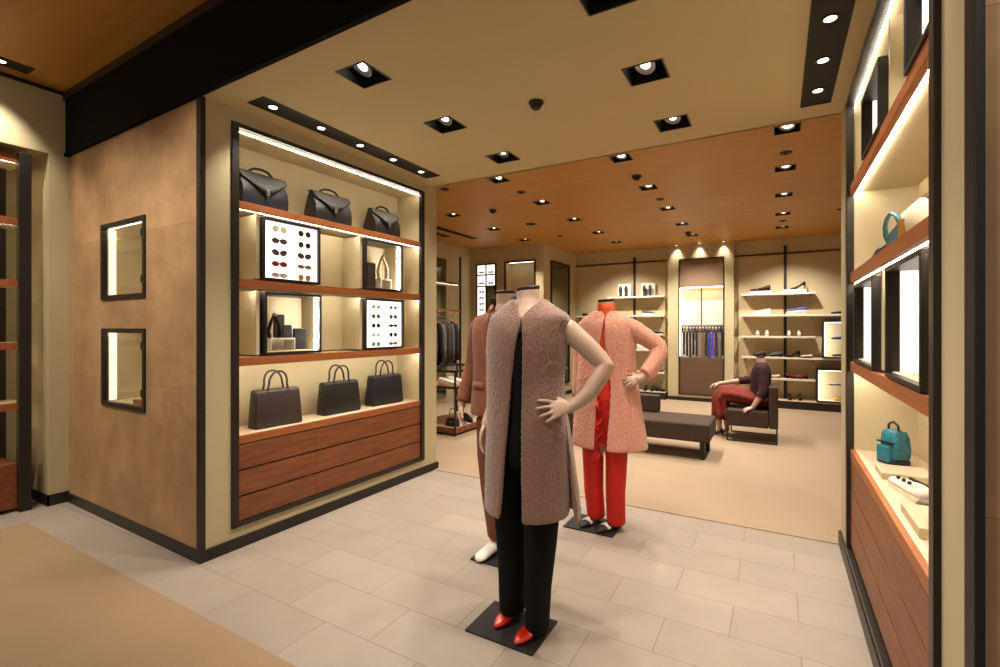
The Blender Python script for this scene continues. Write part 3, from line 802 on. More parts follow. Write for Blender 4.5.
def scarf_loop(label, MX, ROT, u, v, z, h, w, material, lab_cat='scarf'):
    t = thing('silk_scarf', label, lab_cat, MX @ Vector((u, v, z)), ROT)
    m = MB()
    m.tube([(-w*0.5, 0, 0.0), (-w*0.6, 0.004, h*0.3), (-w*0.35, 0.0, h*0.7), (-w*0.1, 0, h*0.98), (w*0.1, 0.002, h*0.9), (w*0.4, -0.004, h*0.55), (w*0.5, 0.0, h*0.2), (w*0.45, 0, 0.0)],
           [0.016, 0.017, 0.014, 0.010, 0.012, 0.017, 0.020, 0.018], 8, flat=0.6)
    m.build('fold', material, t, smooth=True)
    MB().lathe([(0.006, 0), (0.014, 0.006), (0.014, 0.018), (0.006, 0.024)], (0, 0, h*0.93), 10).build('ring', M['gold'], t, smooth=True)
    return t
scarf_loop('black looped strap standing on the white riser in the case', LM, LROT, 0.548, 0.105, VZ+0.083, 0.165, 0.075, M['matteblack'], 'strap')
slab_wallet('tall charcoal wallet standing behind on the white riser', LM, LROT, 0.612, 0.150, VZ+0.083, 0.080, 0.018, 0.165, M['slate'])
slab_wallet('small grey card holder leaning on the white riser', LM, LROT, 0.640, 0.090, VZ+0.083, 0.075, 0.012, 0.090, M['slate'], lean=-0.1, name='card_holder', cat='card holder')
slab_wallet('black leather wallet standing at the far side of the glass case floor', LM, LROT, 0.752, 0.11, VZ, 0.100, 0.024, 0.148, M['matteblack'])
VZ2 = 1.7135+0.0282
riser('white riser carrying the cream strap in the upper glass case', LM, LROT, 1.60, 0.12, VZ2, 0.13, 0.11, 0.085)
scarf_loop('cream leather strap looped over the white riser in the upper case', LM, LROT, 1.605, 0.11, VZ2+0.085, 0.20, 0.10, M['cream'], 'strap')
slab_wallet('tall slate grey wallet standing in the upper glass case', LM, LROT, 1.485, 0.13, VZ2, 0.088, 0.02, 0.215, M['slate'])

# ------------------------------------------------------------------ two small windows in the hide wall
for k, (va, vb, za, zb) in enumerate(WIN):
    t = thing('wall_vitrine', ['upper small glass-fronted wall case set in the tan hide wall', 'lower small glass-fronted wall case set in the tan hide wall'][k], 'display case',
              LW(0, va, za), LROT)
    w, h, D = vb-va, zb-za, 0.26
    F = 0.032
    m = MB().box(-0.012, 0.02, 0, w, 0, F).box(-0.012, 0.02, 0, w, h-F, h).box(-0.012, 0.02, 0, F, F, h-F).box(-0.012, 0.02, w-F, w, F, h-F)
    m.build('frame', M['dark'], t, bevel=0.0015)
    m = MB().box(D-0.01, D, 0.01, w-0.01, 0.01, h-0.01)
    m.build('back_panel', M['beige'], t)
    m = MB().box(0.02, D-0.01, 0.01, 0.025, 0.01, h-0.01).box(0.02, D-0.01, w-0.025, w-0.01, 0.01, h-0.01).box(0.02, D-0.01, 0.025, w-0.025, 0.01, 0.024).box(0.02, D-0.01, 0.025, w-0.025, h-0.024, h-0.01)
    m.build('lining', M['beige'], t)
    MB().box(0.030, 0.075, w-0.029, w-0.0252, 0.03, h-0.03).build('light_strip', M['casewin'], t)
    MB().box(0.021, 0.029, 0.04, w-0.04, h-0.0300, h-0.0245).build('light_strip', M['ledtop'], t)
    MB().box(-0.002, 0.003, F, w-F, F, h-F).build('glass_pane', M['glass'], t)
    for zz in (0.10, h-0.14):
        MB().box(-0.016, 0.006, F-0.006, F+0.010, zz, zz+0.05).build('hinge', M['black'], t, bevel=0.002)
    if k == 0:
        MB().box(0.05, D-0.012, 0.03, w-0.03, h*0.62, h*0.62+0.008).build('glass_shelf', M['glass'], t)
slab_wallet('small grey leather piece standing in the upper small wall case', LM, LROT, 0.10, 0.765, WIN[0][2]+0.0265, 0.03, 0.075, 0.13, M['grey'], name='leather_pouch', cat='pouch')
riser('low brown wooden block in the lower small wall case', LM, LROT, 0.10, 0.86, WIN[1][2]+0.0265, 0.12, 0.22, 0.035, M['woodlip'], 0.02)
def cufflinks():
    t = thing('leather_coil', 'small dark coiled leather piece on the brown block in the lower wall case', 'accessory', LW(0.10, 0.80, WIN[1][2]+0.0625), LROT)
    MB().lathe([(0.022, 0), (0.04, 0), (0.04, 0.026), (0.022, 0.026), (0.022, 0.0)], n=20).build('coil', M['greyhide'], t, smooth='angle')
    MB().box(0.036, 0.050, -0.015, 0.015, 0.0, 0.028).build('buckle', M['steel'], t, bevel=0.003)
cufflinks()

# ------------------------------------------------------------------ shelves at the very left
t = thing('shelving_unit', 'open shelving unit with dark metal posts and brown wood shelves in the hall niche', 'shelving unit', (-5.15, 0.6, 0))
for y in (0.78, -0.1, -1.4):
    MB().box(0.135, 0.195, y-0.035, y+0.035, 0, 2.72).build('post', M['dark'], t, bevel=0.002)
    MB().box(-0.20, -0.16, y-0.055, y-0.015, 0, 2.72).build('post', M['dark'], t, bevel=0.002)
for zt in (2.70, 2.225, 1.755, 1.285, 0.825):
    s = MB().box(-0.20, 0.135, -1.42, 0.80, zt-0.045, zt-0.003).build('shelf', M['beige'], t)
    MB().box(0.135, 0.165, -1.365, 0.745, zt-0.055, zt).build('shelf_edge', M['woodlip'], s, bevel=0.0015)
    MB().box(0.122, 0.134, -1.40, 0.74, zt-0.053, zt-0.0455).build('light_strip', M['led'], s)
MB().box(-0.20, 0.15, -1.42, 0.745, 0.03, 0.37).build('base_cabinet', M['wood'], t, bevel=0.002)
MB().box(0.145, 0.155, -0.33, -0.327, 0.04, 0.36).build('base_gap', M['black'], t)

# ================================================================== MANNEQUINS
def shift(pts, O): return [Vector(p)-O for p in pts]

def hand(mb, wrist, F, Nb, th, s=1.0, curl=(0.25, 0.3, 0.25), spread=0.16, curls=None):
    """wrist point, F finger direction, Nb back-of-hand normal, th=+1/-1 side of the thumb along S=F x Nb"""
    F = Vector(F).normalized(); Nb = Vector(Nb); Nb = (Nb-F*Nb.dot(F)).normalized(); S = F.cross(Nb)*th
    w = Vector(wrist)
    P = lambda f, sd, n: w+F*f*s+S*sd*s+Nb*n*s
    # palm: flattened bar, wide at the knuckles
    rings = []
    for f, hw, ht, off in ((-0.012, 0.021, 0.019, 0), (0.010, 0.025, 0.017, 0), (0.035, 0.034, 0.0155, 0.002), (0.060, 0.039, 0.0145, 0.002), (0.085, 0.039, 0.0125, 0.0), (0.096, 0.034, 0.009, 0)):
        rings.append([P(f, off+hw*math.cos(2*PI*k/14), ht*math.sin(2*PI*k/14)) for k in range(14)])
    mb.loft(rings)
    L = [(0.030, 0.072), (0.011, 0.080), (-0.010, 0.074), (-0.029, 0.058)]     # index .. little
    for i, (sd, ln) in enumerate(L):
        a = spread*(1.3-i*0.9)
        d = (F*math.cos(a)+S*math.sin(a)).normalized()
        c = curls[i] if curls else curl
        p = P(0.084-abs(sd)*0.25, sd, 0.0)
        pts = [p-d*0.012*s, p]
        ang = 0
        for seg, k in zip((0.44, 0.31, 0.25), c):
            ang += k
            dd = d*math.cos(ang)-Nb*math.sin(ang)
            p = p+dd*ln*seg*s
            pts.append(p)
        mb.cap_tube(pts, [0.0098*s, 0.0098*s, 0.0088*s, 0.0080*s, 0.0066*s], 10)
    t0 = P(0.018, 0.020, -0.004)
    d1 = (F*0.62+S*0.75-Nb*0.25).normalized(); d2 = (F*0.85+S*0.42-Nb*0.30).normalized()
    mb.cap_tube([t0, t0+d1*0.035*s, t0+d1*0.035*s+d2*0.030*s, t0+d1*0.035*s+d2*0.054*s], [0.0125*s, 0.0115*s, 0.0098*s, 0.0075*s], 10)

def neck_cap(parent, c, r, tilt=(0, 0)):
    T = Matrix.Translation(c) @ Matrix.Rotation(tilt[0], 4, 'X') @ Matrix.Rotation(tilt[1], 4, 'Y')
    return MB().lathe([(0.001, 0), (r, 0), (r*1.02, 0.004), (r*1.02, 0.014), (r*0.94, 0.018), (0.001, 0.019)], n=28).xform(T).build('neck_cap', M['black'], parent, smooth='angle')

def ring(z, cx, cy, rx, ry, n=28, e=1.0):
    out = []
    for k in range(n):
        a = 2*PI*k/n
        c, s_ = math.cos(a), math.sin(a)
        out.append((cx+rx*math.copysign(abs(c)**e, c), cy+ry*math.copysign(abs(s_)**e, s_), z))
    return out

def coat_shell(mb, levels, n=56):
    """open-fronted garment: levels are (z, cx, cy, rx, ry, gap left x, gap right x), front towards -y"""
    R = []
    def interp(levels, steps=4):
        out = []
        for a, b in zip(levels, levels[1:]):
            m = max(1, int(abs(a[0]-b[0])/0.028))
            for k in range(m): out.append(tuple(p+(q-p)*k/m for p, q in zip(a, b)))
        return out+[levels[-1]]
    for z, cx, cy, rx, ry, gl, gr in interp(levels):
        cl = lambda v: max(-0.999, min(0.999, v))
        ar = -math.acos(cl((gr-cx)/rx)); al = 2*PI-math.acos(cl((gl-cx)/rx))
        R.append([mb.bm.verts.new((cx+rx*math.cos(ar+(al-ar)*k/n), cy+ry*math.sin(ar+(al-ar)*k/n), z)) for k in range(n+1)])
    for a, b in zip(R, R[1:]):
        for k in range(n): mb.bm.faces.new((a[k], a[k+1], b[k+1], b[k]))
    return mb

def base_plate(parent, x0, x1, y0, y1, z=0.010):
    return MB().box(x0, x1, y0, y1, 0, z).build('base_plate', M['black'], parent, bevel=0.0015)

def pump(parent, toe, heel, material, hh=0.075, name='shoe', zb=0.011):
    """pointed court shoe from heel to toe (points on the ground)"""
    a, b = Vector(heel), Vector(toe); d = (b-a); L = d.length; d.normalize(); s_ = Vector((0, 0, 1)).cross(d)
    prof = [(0.00, 0.026, hh, hh+0.045), (0.12, 0.030, hh*0.93, hh+0.050), (0.30, 0.029, hh*0.62, hh*0.7+0.040), (0.50, 0.033, 0.015, 0.050), (0.66, 0.038, 0.002, 0.040),
            (0.82, 0.033, 0.0, 0.032), (0.94, 0.016, 0.001, 0.024), (1.0, 0.004, 0.004, 0.014)]
    rings = []
    for f, w, z0, z1 in prof:
        c = a+d*(L*f)
        rings.append([c+s_*(w*math.cos(2*PI*k/14))+Vector((0, 0, zb+(z0+z1)/2+(z1-z0)/2*math.sin(2*PI*k/14))) for k in range(14)])
    m = MB().loft(rings)
    h = m.build(name, material, parent, smooth=True, subsurf=1)
    if hh > 0.03:
        p = a+d*0.012
        MB().tube([p+Vector((0, 0, zb)), p+Vector((0, 0, zb+hh*0.6)), p+d*0.01+Vector((0, 0, zb+hh+0.01))], [0.007, 0.009, 0.020], 10).build('heel', material, h, smooth=True)
    return h

def trousers(parent, hip, legs, material, name='trousers', vox=0.011):
    """hip: list of rings, legs: lists of (x,y,z,rx,ry)"""
    m = MB()
    m.loft([ring(z, x, y, rx, ry) for x, y, z, rx, ry in hip])
    for lg in legs: m.loft([ring(z, x, y, rx, ry, 20) for x, y, z, rx, ry in lg])
    return m.build(name, material, parent, remesh=vox, sm_iter=3)

# ---------------------------------------------------------------- 1: shearling waistcoat
O = Vector((-1.07, 1.98, 0))
t = thing('mannequin', 'headless pale mannequin in a long mauve shearling waistcoat, black trousers and red shoes', 'mannequin', O)
T0 = Matrix.Translation(-O)
base_plate(t, -1.245-O.x, -0.900-O.x, 1.842-O.y, 2.112-O.y)
m = MB()
m.tube([(-1.012, 1.995, 0.88), (-1.008, 2.0, 1.10), (-1.008, 1.995, 1.36), (-1.002, 1.992, 1.44), (-1.003, 2.004, 1.485), (-1.005, 2.012, 1.525), (-1.008, 2.02, 1.572)], [0.10, 0.095, 0.098, 0.092, 0.066, 0.0545, 0.0530], 24)
m.cap_tube([(-1.15, 2.03, 1.405), (-1.0, 2.01, 1.425), (-0.86, 2.02, 1.405)], [0.045, 0.06, 0.045], 16)
# arm with the hand on the hip
m.cap_tube([(-0.88, 2.02, 1.405), (-0.815, 2.035, 1.385), (-0.735, 2.05, 1.315), (-0.675, 2.06, 1.255), (-0.650, 2.06, 1.230), (-0.668, 2.04, 1.185), (-0.705, 2.01, 1.115), (-0.752, 1.985, 1.068), (-0.775, 1.972, 1.052)],
           [0.050, 0.051, 0.046, 0.042, 0.040, 0.039, 0.035, 0.028, 0.025], 18)
hand(m, (-0.775, 1.972, 1.052), (-0.62, -0.72, -0.06), (0.55, -0.60, 0.45), 1, 0.98, spread=0.24,
     curls=[(-0.05, 0.25, 0.15), (0.02, 0.25, 0.2), (0.10, 0.25, 0.2), (0.18, 0.25, 0.2)])
# hanging arm
m.cap_tube([(-1.13, 2.03, 1.405), (-1.175, 2.06, 1.38), (-1.205, 2.11, 1.27), (-1.222, 2.135, 1.15), (-1.232, 2.11, 1.04), (-1.248, 2.06, 0.95), (-1.252, 2.04, 0.92)],
           [0.045, 0.046, 0.042, 0.038, 0.036, 0.028, 0.025], 16)
hand(m, (-1.252, 2.04, 0.92), (-0.04, -0.16, -1), (-1, 0.1, 0), -1, 0.98, curl=(0.25, 0.35, 0.25), spread=0.08)
for x, y, x2, y2 in ((-1.09, 2.01, -1.085, 2.06), (-0.935, 1.97, -0.935, 2.01)):
    m.cap_tube([(x*0.5-1.01*0.5, 2.0, 0.90), (x, y, 0.5), (x2, y2, 0.10)], [0.07, 0.05, 0.03], 14)
m.xform(T0).build('body', M['mann'], t, remesh=0.0042, sm_iter=4)
neck_cap(t, Vector((-1.008, 2.02, 1.571))-O, 0.0535, (0.10, -0.10))
# black top and trousers
m = MB().loft([ring(z, cx, cy, rx, ry) for z, cx, cy, rx, ry in ((0.86, -1.01, 1.99, 0.155, 0.112), (1.0, -1.012, 1.985, 0.142, 0.105), (1.1, -1.014, 1.985, 0.138, 0.105), (1.25, -1.012, 1.98, 0.152, 0.112), (1.33, -1.008, 1.985, 0.155, 0.11), (1.375, -1.006, 1.99, 0.145, 0.10), (1.392, -1.004, 1.995, 0.12, 0.085))])
m.xform(T0).build('top', M['blackcloth'], t, smooth=True)
tr = trousers(t, [(-1.01-O.x, 1.99-O.y, 0.99, 0.148, 0.108), (-1.01-O.x, 1.995-O.y, 0.92, 0.168, 0.128), (-1.01-O.x, 2.0-O.y, 0.82, 0.172, 0.130), (-1.01-O.x, 2.0-O.y, 0.76, 0.150, 0.115)],
              [[(-1.092-O.x, 2.0-O.y, 0.84, 0.092, 0.115), (-1.098-O.x, 2.01-O.y, 0.60, 0.082, 0.095), (-1.100-O.x, 2.02-O.y, 0.42, 0.070, 0.080), (-1.098-O.x, 2.03-O.y, 0.22, 0.064, 0.078), (-1.100-O.x, 2.035-O.y, 0.045, 0.058, 0.080)],
               [(-0.932-O.x, 2.0-O.y, 0.84, 0.092, 0.115), (-0.928-O.x, 2.0-O.y, 0.60, 0.084, 0.095), (-0.930-O.x, 1.99-O.y, 0.42, 0.072, 0.080), (-0.940-O.x, 1.985-O.y, 0.22, 0.058, 0.072), (-0.948-O.x, 1.99-O.y, 0.022, 0.050, 0.076)]], M['blackcloth'])
pump(t, Vector((-1.125, 1.905, 0))-O, Vector((-1.088, 2.115, 0))-O, M['redpatent'])
pump(t, Vector((-0.992, 1.852, 0))-O, Vector((-0.930, 2.055, 0))-O, M['redpatent'])
# waistcoat
lv = [(0.552, -1.008, 2.0, 0.192, 0.168, -1.058, -0.950), (0.64, -1.006, 2.0, 0.194, 0.162, -1.050, -0.952), (0.80, -1.006, 2.0, 0.192, 0.155, -1.040, -0.958), (0.95, -1.006, 2.0, 0.188, 0.145, -1.028, -0.963), (1.08, -1.014, 2.0, 0.182, 0.136, -1.020, -0.965),
      (1.166, -1.017, 2.0, 0.180, 0.132, -1.014, -0.966), (1.30, -1.012, 2.0, 0.187, 0.136, -0.998, -0.962), (1.387, -1.005, 2.0, 0.188, 0.127, -0.984, -0.968), (1.425, -0.998, 2.002, 0.190, 0.116, -0.981, -0.974), (1.440, -0.996, 2.004, 0.190, 0.110, -0.986, -0.974),
      (1.455, -0.996, 2.006, 0.177, 0.103, -0.994, -0.973), (1.470, -0.998, 2.008, 0.150, 0.096, -1.002, -0.962), (1.488, -1.000, 2.010, 0.122, 0.089, -1.014, -0.946), (1.507, -1.002, 2.012, 0.096, 0.082, -1.026, -0.930), (1.524, -1.003, 2.014, 0.077, 0.074, -1.036, -0.922)]
m = coat_shell(MB(), lv).xform(T0)
v = m.build('waistcoat', M['fur'], t, smooth=True, solid=0.018, subsurf=2, disp=(0.007, 0.009))
m = MB()
arc = []
for z, rx, ry, cy in ((1.02, 0.180, 0.138, 2.004), (0.9, 0.196, 0.156, 2.012), (0.75, 0.214, 0.172, 2.022), (0.6, 0.230, 0.184, 2.030), (0.52, 0.236, 0.19, 2.034)):
    arc.append([(-1.006+rx*math.cos(a), cy+ry*math.sin(a), z) for a in [(-6+192*k/36)*PI/180 for k in range(37)]])
m.loft(arc, close=False).xform(T0).build('back_panel', M['fur'], v, smooth=True, solid=0.02, subsurf=2, disp=(0.010, 0.010))
# seams running round the waistcoat and the patch pocket edges
def seam(par, material, T, z, x0, x1, cx, cy, rx, ry, r=0.0024):
    pts = []
    for k in range(13):
        x = x0+(x1-x0)*k/12
        q = max(0, 1-((x-cx)/rx)**2)
        pts.append((x, cy-(ry+0.0055)*math.sqrt(q), z))
    MB().tube(pts, r, 6).xform(T).build('seam', material, par, smooth=True)
for sz, xa, xb in ((1.292, -0.925, -0.850), (1.292, -1.14, -1.05), (0.985, -0.955, -0.86), (0.985, -1.15, -1.04)):
    seam(v, M['fur'], T0, sz, xa, xb, -1.010, 2.0, 0.187, 0.138)

# ---------------------------------------------------------------- 2: pink shearling coat
O = Vector((-1.12, 3.28, 0)); T0 = Matrix.Translation(-O)
t = thing('mannequin', 'headless mannequin in a pink shearling coat and bright red trousers, hand on hip', 'mannequin', O)
base_plate(t, -1.297-O.x, -0.945-O.x, 3.143-O.y, 3.412-O.y)
m = MB()
m.tube([(-1.03, 3.28, 0.9), (-1.03, 3.28, 1.36), (-1.03, 3.285, 1.46), (-1.035, 3.29, 1.52), (-1.04, 3.295, 1.578)], [0.09, 0.09, 0.066, 0.054, 0.053], 20)
m.cap_tube([(-0.86, 3.29, 1.40), (-0.75, 3.32, 1.33), (-0.675, 3.33, 1.275), (-0.70, 3.28, 1.17), (-0.765, 3.21, 1.075), (-0.785, 3.185, 1.055)], [0.05, 0.044, 0.04, 0.036, 0.028, 0.025], 14)
hand(m, (-0.768, 3.205, 1.072), (-0.66, -0.50, -0.30), (0.40, -0.75, 0.5), 1, 0.86, spread=0.16,
     curls=[(0.15, 0.35, 0.25), (0.2, 0.4, 0.3), (0.25, 0.4, 0.3), (0.3, 0.4, 0.3)])
m.cap_tube([(-1.20, 3.29, 1.40), (-1.225, 3.30, 1.15), (-1.23, 3.28, 0.88)], [0.05, 0.04, 0.027], 14)
hand(m, (-1.23, 3.28, 0.88), (0, -0.15, -1), (-1, 0.1, 0), -1, 0.98, spread=0.08)
for x in (-1.105, -0.985): m.cap_tube([(-1.03, 3.28, 0.92), (x, 3.28, 0.5), (x-0.005, 3.31, 0.09)], [0.08, 0.05, 0.03], 14)
m.xform(T0).build('body', M['mann'], t, remesh=0.0045, sm_iter=4)
neck_cap(t, Vector((-1.04, 3.295, 1.577))-O, 0.054, (0.06, -0.06))
m = MB().loft([ring(z, cx, cy, rx, ry) for z, cx, cy, rx, ry in ((1.0, -1.03, 3.27, 0.14, 0.10), (1.2, -1.03, 3.265, 0.15, 0.112), (1.36, -1.03, 3.275, 0.15, 0.10), (1.44, -1.03, 3.28, 0.10, 0.075), (1.475, -1.033, 3.286, 0.066, 0.064), (1.52, -1.036, 3.29, 0.0585, 0.0585), (1.567, -1.04, 3.295, 0.0575, 0.0575))])
m.xform(T0).build('roll_neck_top', M['orangecloth'], t, smooth=True)
trousers(t, [(-1.03-O.x, 3.27-O.y, 1.03, 0.145, 0.105), (-1.03-O.x, 3.275-O.y, 0.92, 0.165, 0.125), (-1.035-O.x, 3.28-O.y, 0.8, 0.165, 0.12), (-1.04-O.x, 3.28-O.y, 0.68, 0.155, 0.10), (-1.04-O.x, 3.28-O.y, 0.60, 0.14, 0.08)],
         [[(-1.115-O.x, 3.28-O.y, 0.84, 0.085, 0.11), (-1.128-O.x, 3.285-O.y, 0.5, 0.074, 0.085), (-1.128-O.x, 3.30-O.y, 0.25, 0.066, 0.076), (-1.118-O.x, 3.325-O.y, 0.05, 0.064, 0.072)],
          [(-0.950-O.x, 3.28-O.y, 0.84, 0.085, 0.11), (-0.958-O.x, 3.275-O.y, 0.5, 0.074, 0.085), (-0.965-O.x, 3.275-O.y, 0.25, 0.066, 0.076), (-0.966-O.x, 3.295-O.y, 0.04, 0.064, 0.072)]], M['redcloth'])
# ruffle hanging in the coat opening
m = MB(); rr = []
for k in range(41):
    f = k/40; z = 0.95-0.45*f
    row = []
    for j in range(9):
        g = j/8
        row.append((-1.062-0.016*f+0.058*g*(0.75+0.25*math.sin(k*0.9)), 3.150+0.028*math.sin(k*0.62+0.5*g)*(0.25+g)-0.012, z-0.015*math.sin(g*3)))
    rr.append(row)
m.loft(rr, close=False).xform(T0).build('ruffle', M['redcloth'], t, smooth=True, solid=0.005, subsurf=1)
for toe, heel in (((-1.180, 3.158), (-1.115, 3.375)), ((-1.052, 3.135), (-0.968, 3.345))):
    sh = pump(t, Vector((*toe, 0))-O, Vector((*heel, 0))-O, M['black'], 0.05)
    d = (Vector((*toe, 0))-Vector((*heel, 0))); p = Vector((*heel, 0))-O+d*0.60
    s_ = Vector((0, 0, 1)).cross(d).normalized()
    MB().tube([p-s_*0.036+Vector((0, 0, 0.030)), p+Vector((0, 0, 0.056)), p+s_*0.036+Vector((0, 0, 0.030))], 0.019, 8, flat=0.6).build('white_vamp', M['white'], sh, smooth=True)
lv = [(0.575, -1.010, 3.28, 0.252, 0.178, -1.062, -0.975), (0.70, -1.016, 3.28, 0.240, 0.166, -1.060, -0.970), (0.85, -1.024, 3.28, 0.223, 0.152, -1.055, -0.962), (1.0, -1.028, 3.28, 0.206, 0.138, -1.045, -0.960), (1.1, -1.030, 3.28, 0.194, 0.133, -1.040, -0.975),
      (1.28, -1.030, 3.28, 0.188, 0.134, -1.030, -1.000), (1.38, -1.030, 3.28, 0.190, 0.124, -1.026, -1.004), (1.425, -1.030, 3.282, 0.186, 0.114, -1.020, -1.008), (1.445, -1.030, 3.284, 0.170, 0.104, -1.018, -1.010), (1.463, -1.031, 3.286, 0.145, 0.096, -1.018, -1.009), (1.480, -1.032, 3.288, 0.118, 0.088, -1.020, -1.006), (1.495, -1.033, 3.29, 0.094, 0.082, -1.030, -0.994), (1.506, -1.033, 3.29, 0.076, 0.074, -1.046, -0.985)]
coat = coat_shell(MB(), lv).xform(T0).build('coat', M['pinkfur'], t, smooth=True, solid=0.022, subsurf=2, disp=(0.012, 0.012))
def sleeve(pts, rad, material, parent, O, disp=None, cuff=True, name='sleeve', nseg=4):
    P = [Vector(p)-O for p in pts]; Q, R = [], []
    for i in range(len(P)-1):
        for k in range(nseg):
            f = k/nseg
            a, b, c, d = P[max(i-1, 0)], P[i], P[i+1], P[min(i+2, len(P)-1)]
            Q.append(0.5*((2*b)+(c-a)*f+(2*a-5*b+4*c-d)*f*f+(3*b-a-3*c+d)*f**3)); R.append(rad[i]+(rad[i+1]-rad[i])*f)
    Q.append(P[-1]); R.append(rad[-1])
    # turn the cuff inwards so the arm comes out of a real opening
    d = (Q[-1]-Q[-2]).normalized()
    Q += [Q[-1]+d*0.004, Q[-1]-d*0.02]; R += [R[-1]*0.93, R[-1]*0.80]
    return MB().tube(Q, R, 20).build(name, material, parent, smooth=True, subsurf=1 if disp else 0, disp=disp)
sleeve([(-0.89, 3.285, 1.40), (-0.845, 3.29, 1.382), (-0.765, 3.315, 1.325), (-0.690, 3.33, 1.268), (-0.690, 3.30, 1.20), (-0.725, 3.245, 1.120), (-0.750, 3.215, 1.085)],
       [0.066, 0.067, 0.062, 0.056, 0.056, 0.053, 0.051], M['pinkfur'], coat, O, (0.012, 0.010))
sleeve([(-1.16, 3.285, 1.40), (-1.20, 3.29, 1.36), (-1.222, 3.295, 1.2), (-1.228, 3.29, 1.05), (-1.230, 3.28, 0.90)], [0.066, 0.066, 0.058, 0.052, 0.050], M['pinkfur'], coat, O, (0.012, 0.010))
seam(coat, M['pinkfur'], T0, 0.93, -0.945, -0.84, -1.032, 3.28, 0.208, 0.142); seam(coat, M['pinkfur'], T0, 0.93, -1.2, -1.06, -1.032, 3.28, 0.208, 0.142)

# ---------------------------------------------------------------- 3: brown suit
O = Vector((-1.425, 2.56, 0)); T0 = Matrix.Translation(-O)
t = thing('mannequin', 'headless mannequin in a rust brown suit half hidden behind the shearling waistcoat', 'mannequin', O)
base_plate(t, -1.60-O.x, -1.25-O.x, 2.422-O.y, 2.70-O.y)
m = MB()
m.tube([(-1.43, 2.57, 0.92), (-1.43, 2.57, 1.40), (-1.435, 2.575, 1.48), (-1.44, 2.578, 1.54), (-1.443, 2.58, 1.605)], [0.11, 0.11, 0.078, 0.060, 0.058], 20)
m.cap_tube([(-1.62, 2.57, 1.42), (-1.70, 2.60, 1.17), (-1.735, 2.54, 0.93), (-1.735, 2.53, 0.905)], [0.05, 0.042, 0.029, 0.027], 14)
hand(m, (-1.735, 2.53, 0.905), (0.10, -0.25, -1), (-0.95, -0.35, 0), -1, 0.98, spread=0.10, curl=(0.35, 0.45, 0.3))
m.cap_tube([(-1.24, 2.57, 1.42), (-1.17, 2.60, 1.17), (-1.15, 2.56, 0.93)], [0.05, 0.042, 0.029], 14)
hand(m, (-1.15, 2.56, 0.92), (0, -0.2, -1), (1, -0.1, 0), 1, 0.98, spread=0.08)
for x in (-1.52, -1.34): m.cap_tube([(-1.43, 2.57, 0.94), (x, 2.57, 0.5), (x, 2.59, 0.09)], [0.09, 0.055, 0.034], 14)
m.xform(T0).build('body', M['mann'], t, remesh=0.0045, sm_iter=4)
neck_cap(t, Vector((-1.443, 2.58, 1.604))-O, 0.0585, (0.03, 0.0))
trousers(t, [(-1.43-O.x, 2.56-O.y, 1.0, 0.165, 0.12), (-1.43-O.x, 2.565-O.y, 0.9, 0.185, 0.135), (-1.43-O.x, 2.57-O.y, 0.8, 0.18, 0.13), (-1.43-O.x, 2.57-O.y, 0.75, 0.15, 0.11)],
         [[(-1.530-O.x, 2.57-O.y, 0.84, 0.095, 0.12), (-1.545-O.x, 2.575-O.y, 0.6, 0.082, 0.095), (-1.535-O.x, 2.575-O.y, 0.4, 0.068, 0.080), (-1.518-O.x, 2.58-O.y, 0.2, 0.056, 0.068), (-1.510-O.x, 2.585-O.y, 0.10, 0.052, 0.064)],
          [(-1.330-O.x, 2.57-O.y, 0.84, 0.095, 0.12), (-1.325-O.x, 2.575-O.y, 0.6, 0.080, 0.095), (-1.328-O.x, 2.575-O.y, 0.4, 0.066, 0.080), (-1.335-O.x, 2.58-O.y, 0.2, 0.056, 0.068), (-1.338-O.x, 2.585-O.y, 0.10, 0.052, 0.064)]], M['suedetr'])
for x, dx in ((-1.505, -0.03), (-1.338, 0.02)):
    a, b = Vector((x, 2.635, 0))-O, Vector((x+dx, 2.400, 0))-O
    d = (b-a).normalized(); L = (b-a).length; s_ = Vector((0, 0, 1)).cross(d)
    rings = []
    for f, w, h in ((0, 0.026, 0.06), (0.06, 0.034, 0.075), (0.3, 0.036, 0.08), (0.5, 0.038, 0.068), (0.7, 0.044, 0.052), (0.88, 0.042, 0.042), (0.97, 0.028, 0.032), (1.0, 0.012, 0.024)):
        c = a+d*(L*f)
        rings.append([c+s_*(w*math.cos(2*PI*k/14))+Vector((0, 0, 0.011+h/2+h/2*math.sin(2*PI*k/14))) for k in range(14)])
    sh = MB().loft(rings).build('shoe', M['white'], t, smooth=True, subsurf=1)
    p = a+d*0.07
    MB().tube([p-s_*0.03+Vector((0, 0, 0.085)), p+d*0.02+Vector((0, 0, 0.092)), p+s_*0.03+Vector((0, 0, 0.085)), p-d*0.05+Vector((0, 0, 0.095))], 0.010, 8, closed=True).build('tan_collar', M['orangecloth'], sh, smooth=True)
m = MB()
m.loft([ring(z, cx, cy, rx, ry, 32, 0.92) for z, cx, cy, rx, ry in ((0.870, -1.438, 2.56, 0.210, 0.150), (0.871, -1.438, 2.56, 0.222, 0.160), (0.878, -1.438, 2.56, 0.222, 0.160), (0.98, -1.438, 2.56, 0.218, 0.155), (1.1, -1.438, 2.56, 0.205, 0.142), (1.2, -1.438, 2.56, 0.208, 0.142), (1.3, -1.438, 2.56, 0.216, 0.145), (1.39, -1.438, 2.565, 0.222, 0.130), (1.435, -1.438, 2.568, 0.216, 0.116), (1.460, -1.438, 2.57, 0.190, 0.104), (1.483, -1.438, 2.573, 0.145, 0.092), (1.508, -1.438, 2.575, 0.092, 0.080))])
jk = m.xform(T0).build('jacket', M['suede'], t, smooth=True, subsurf=1)
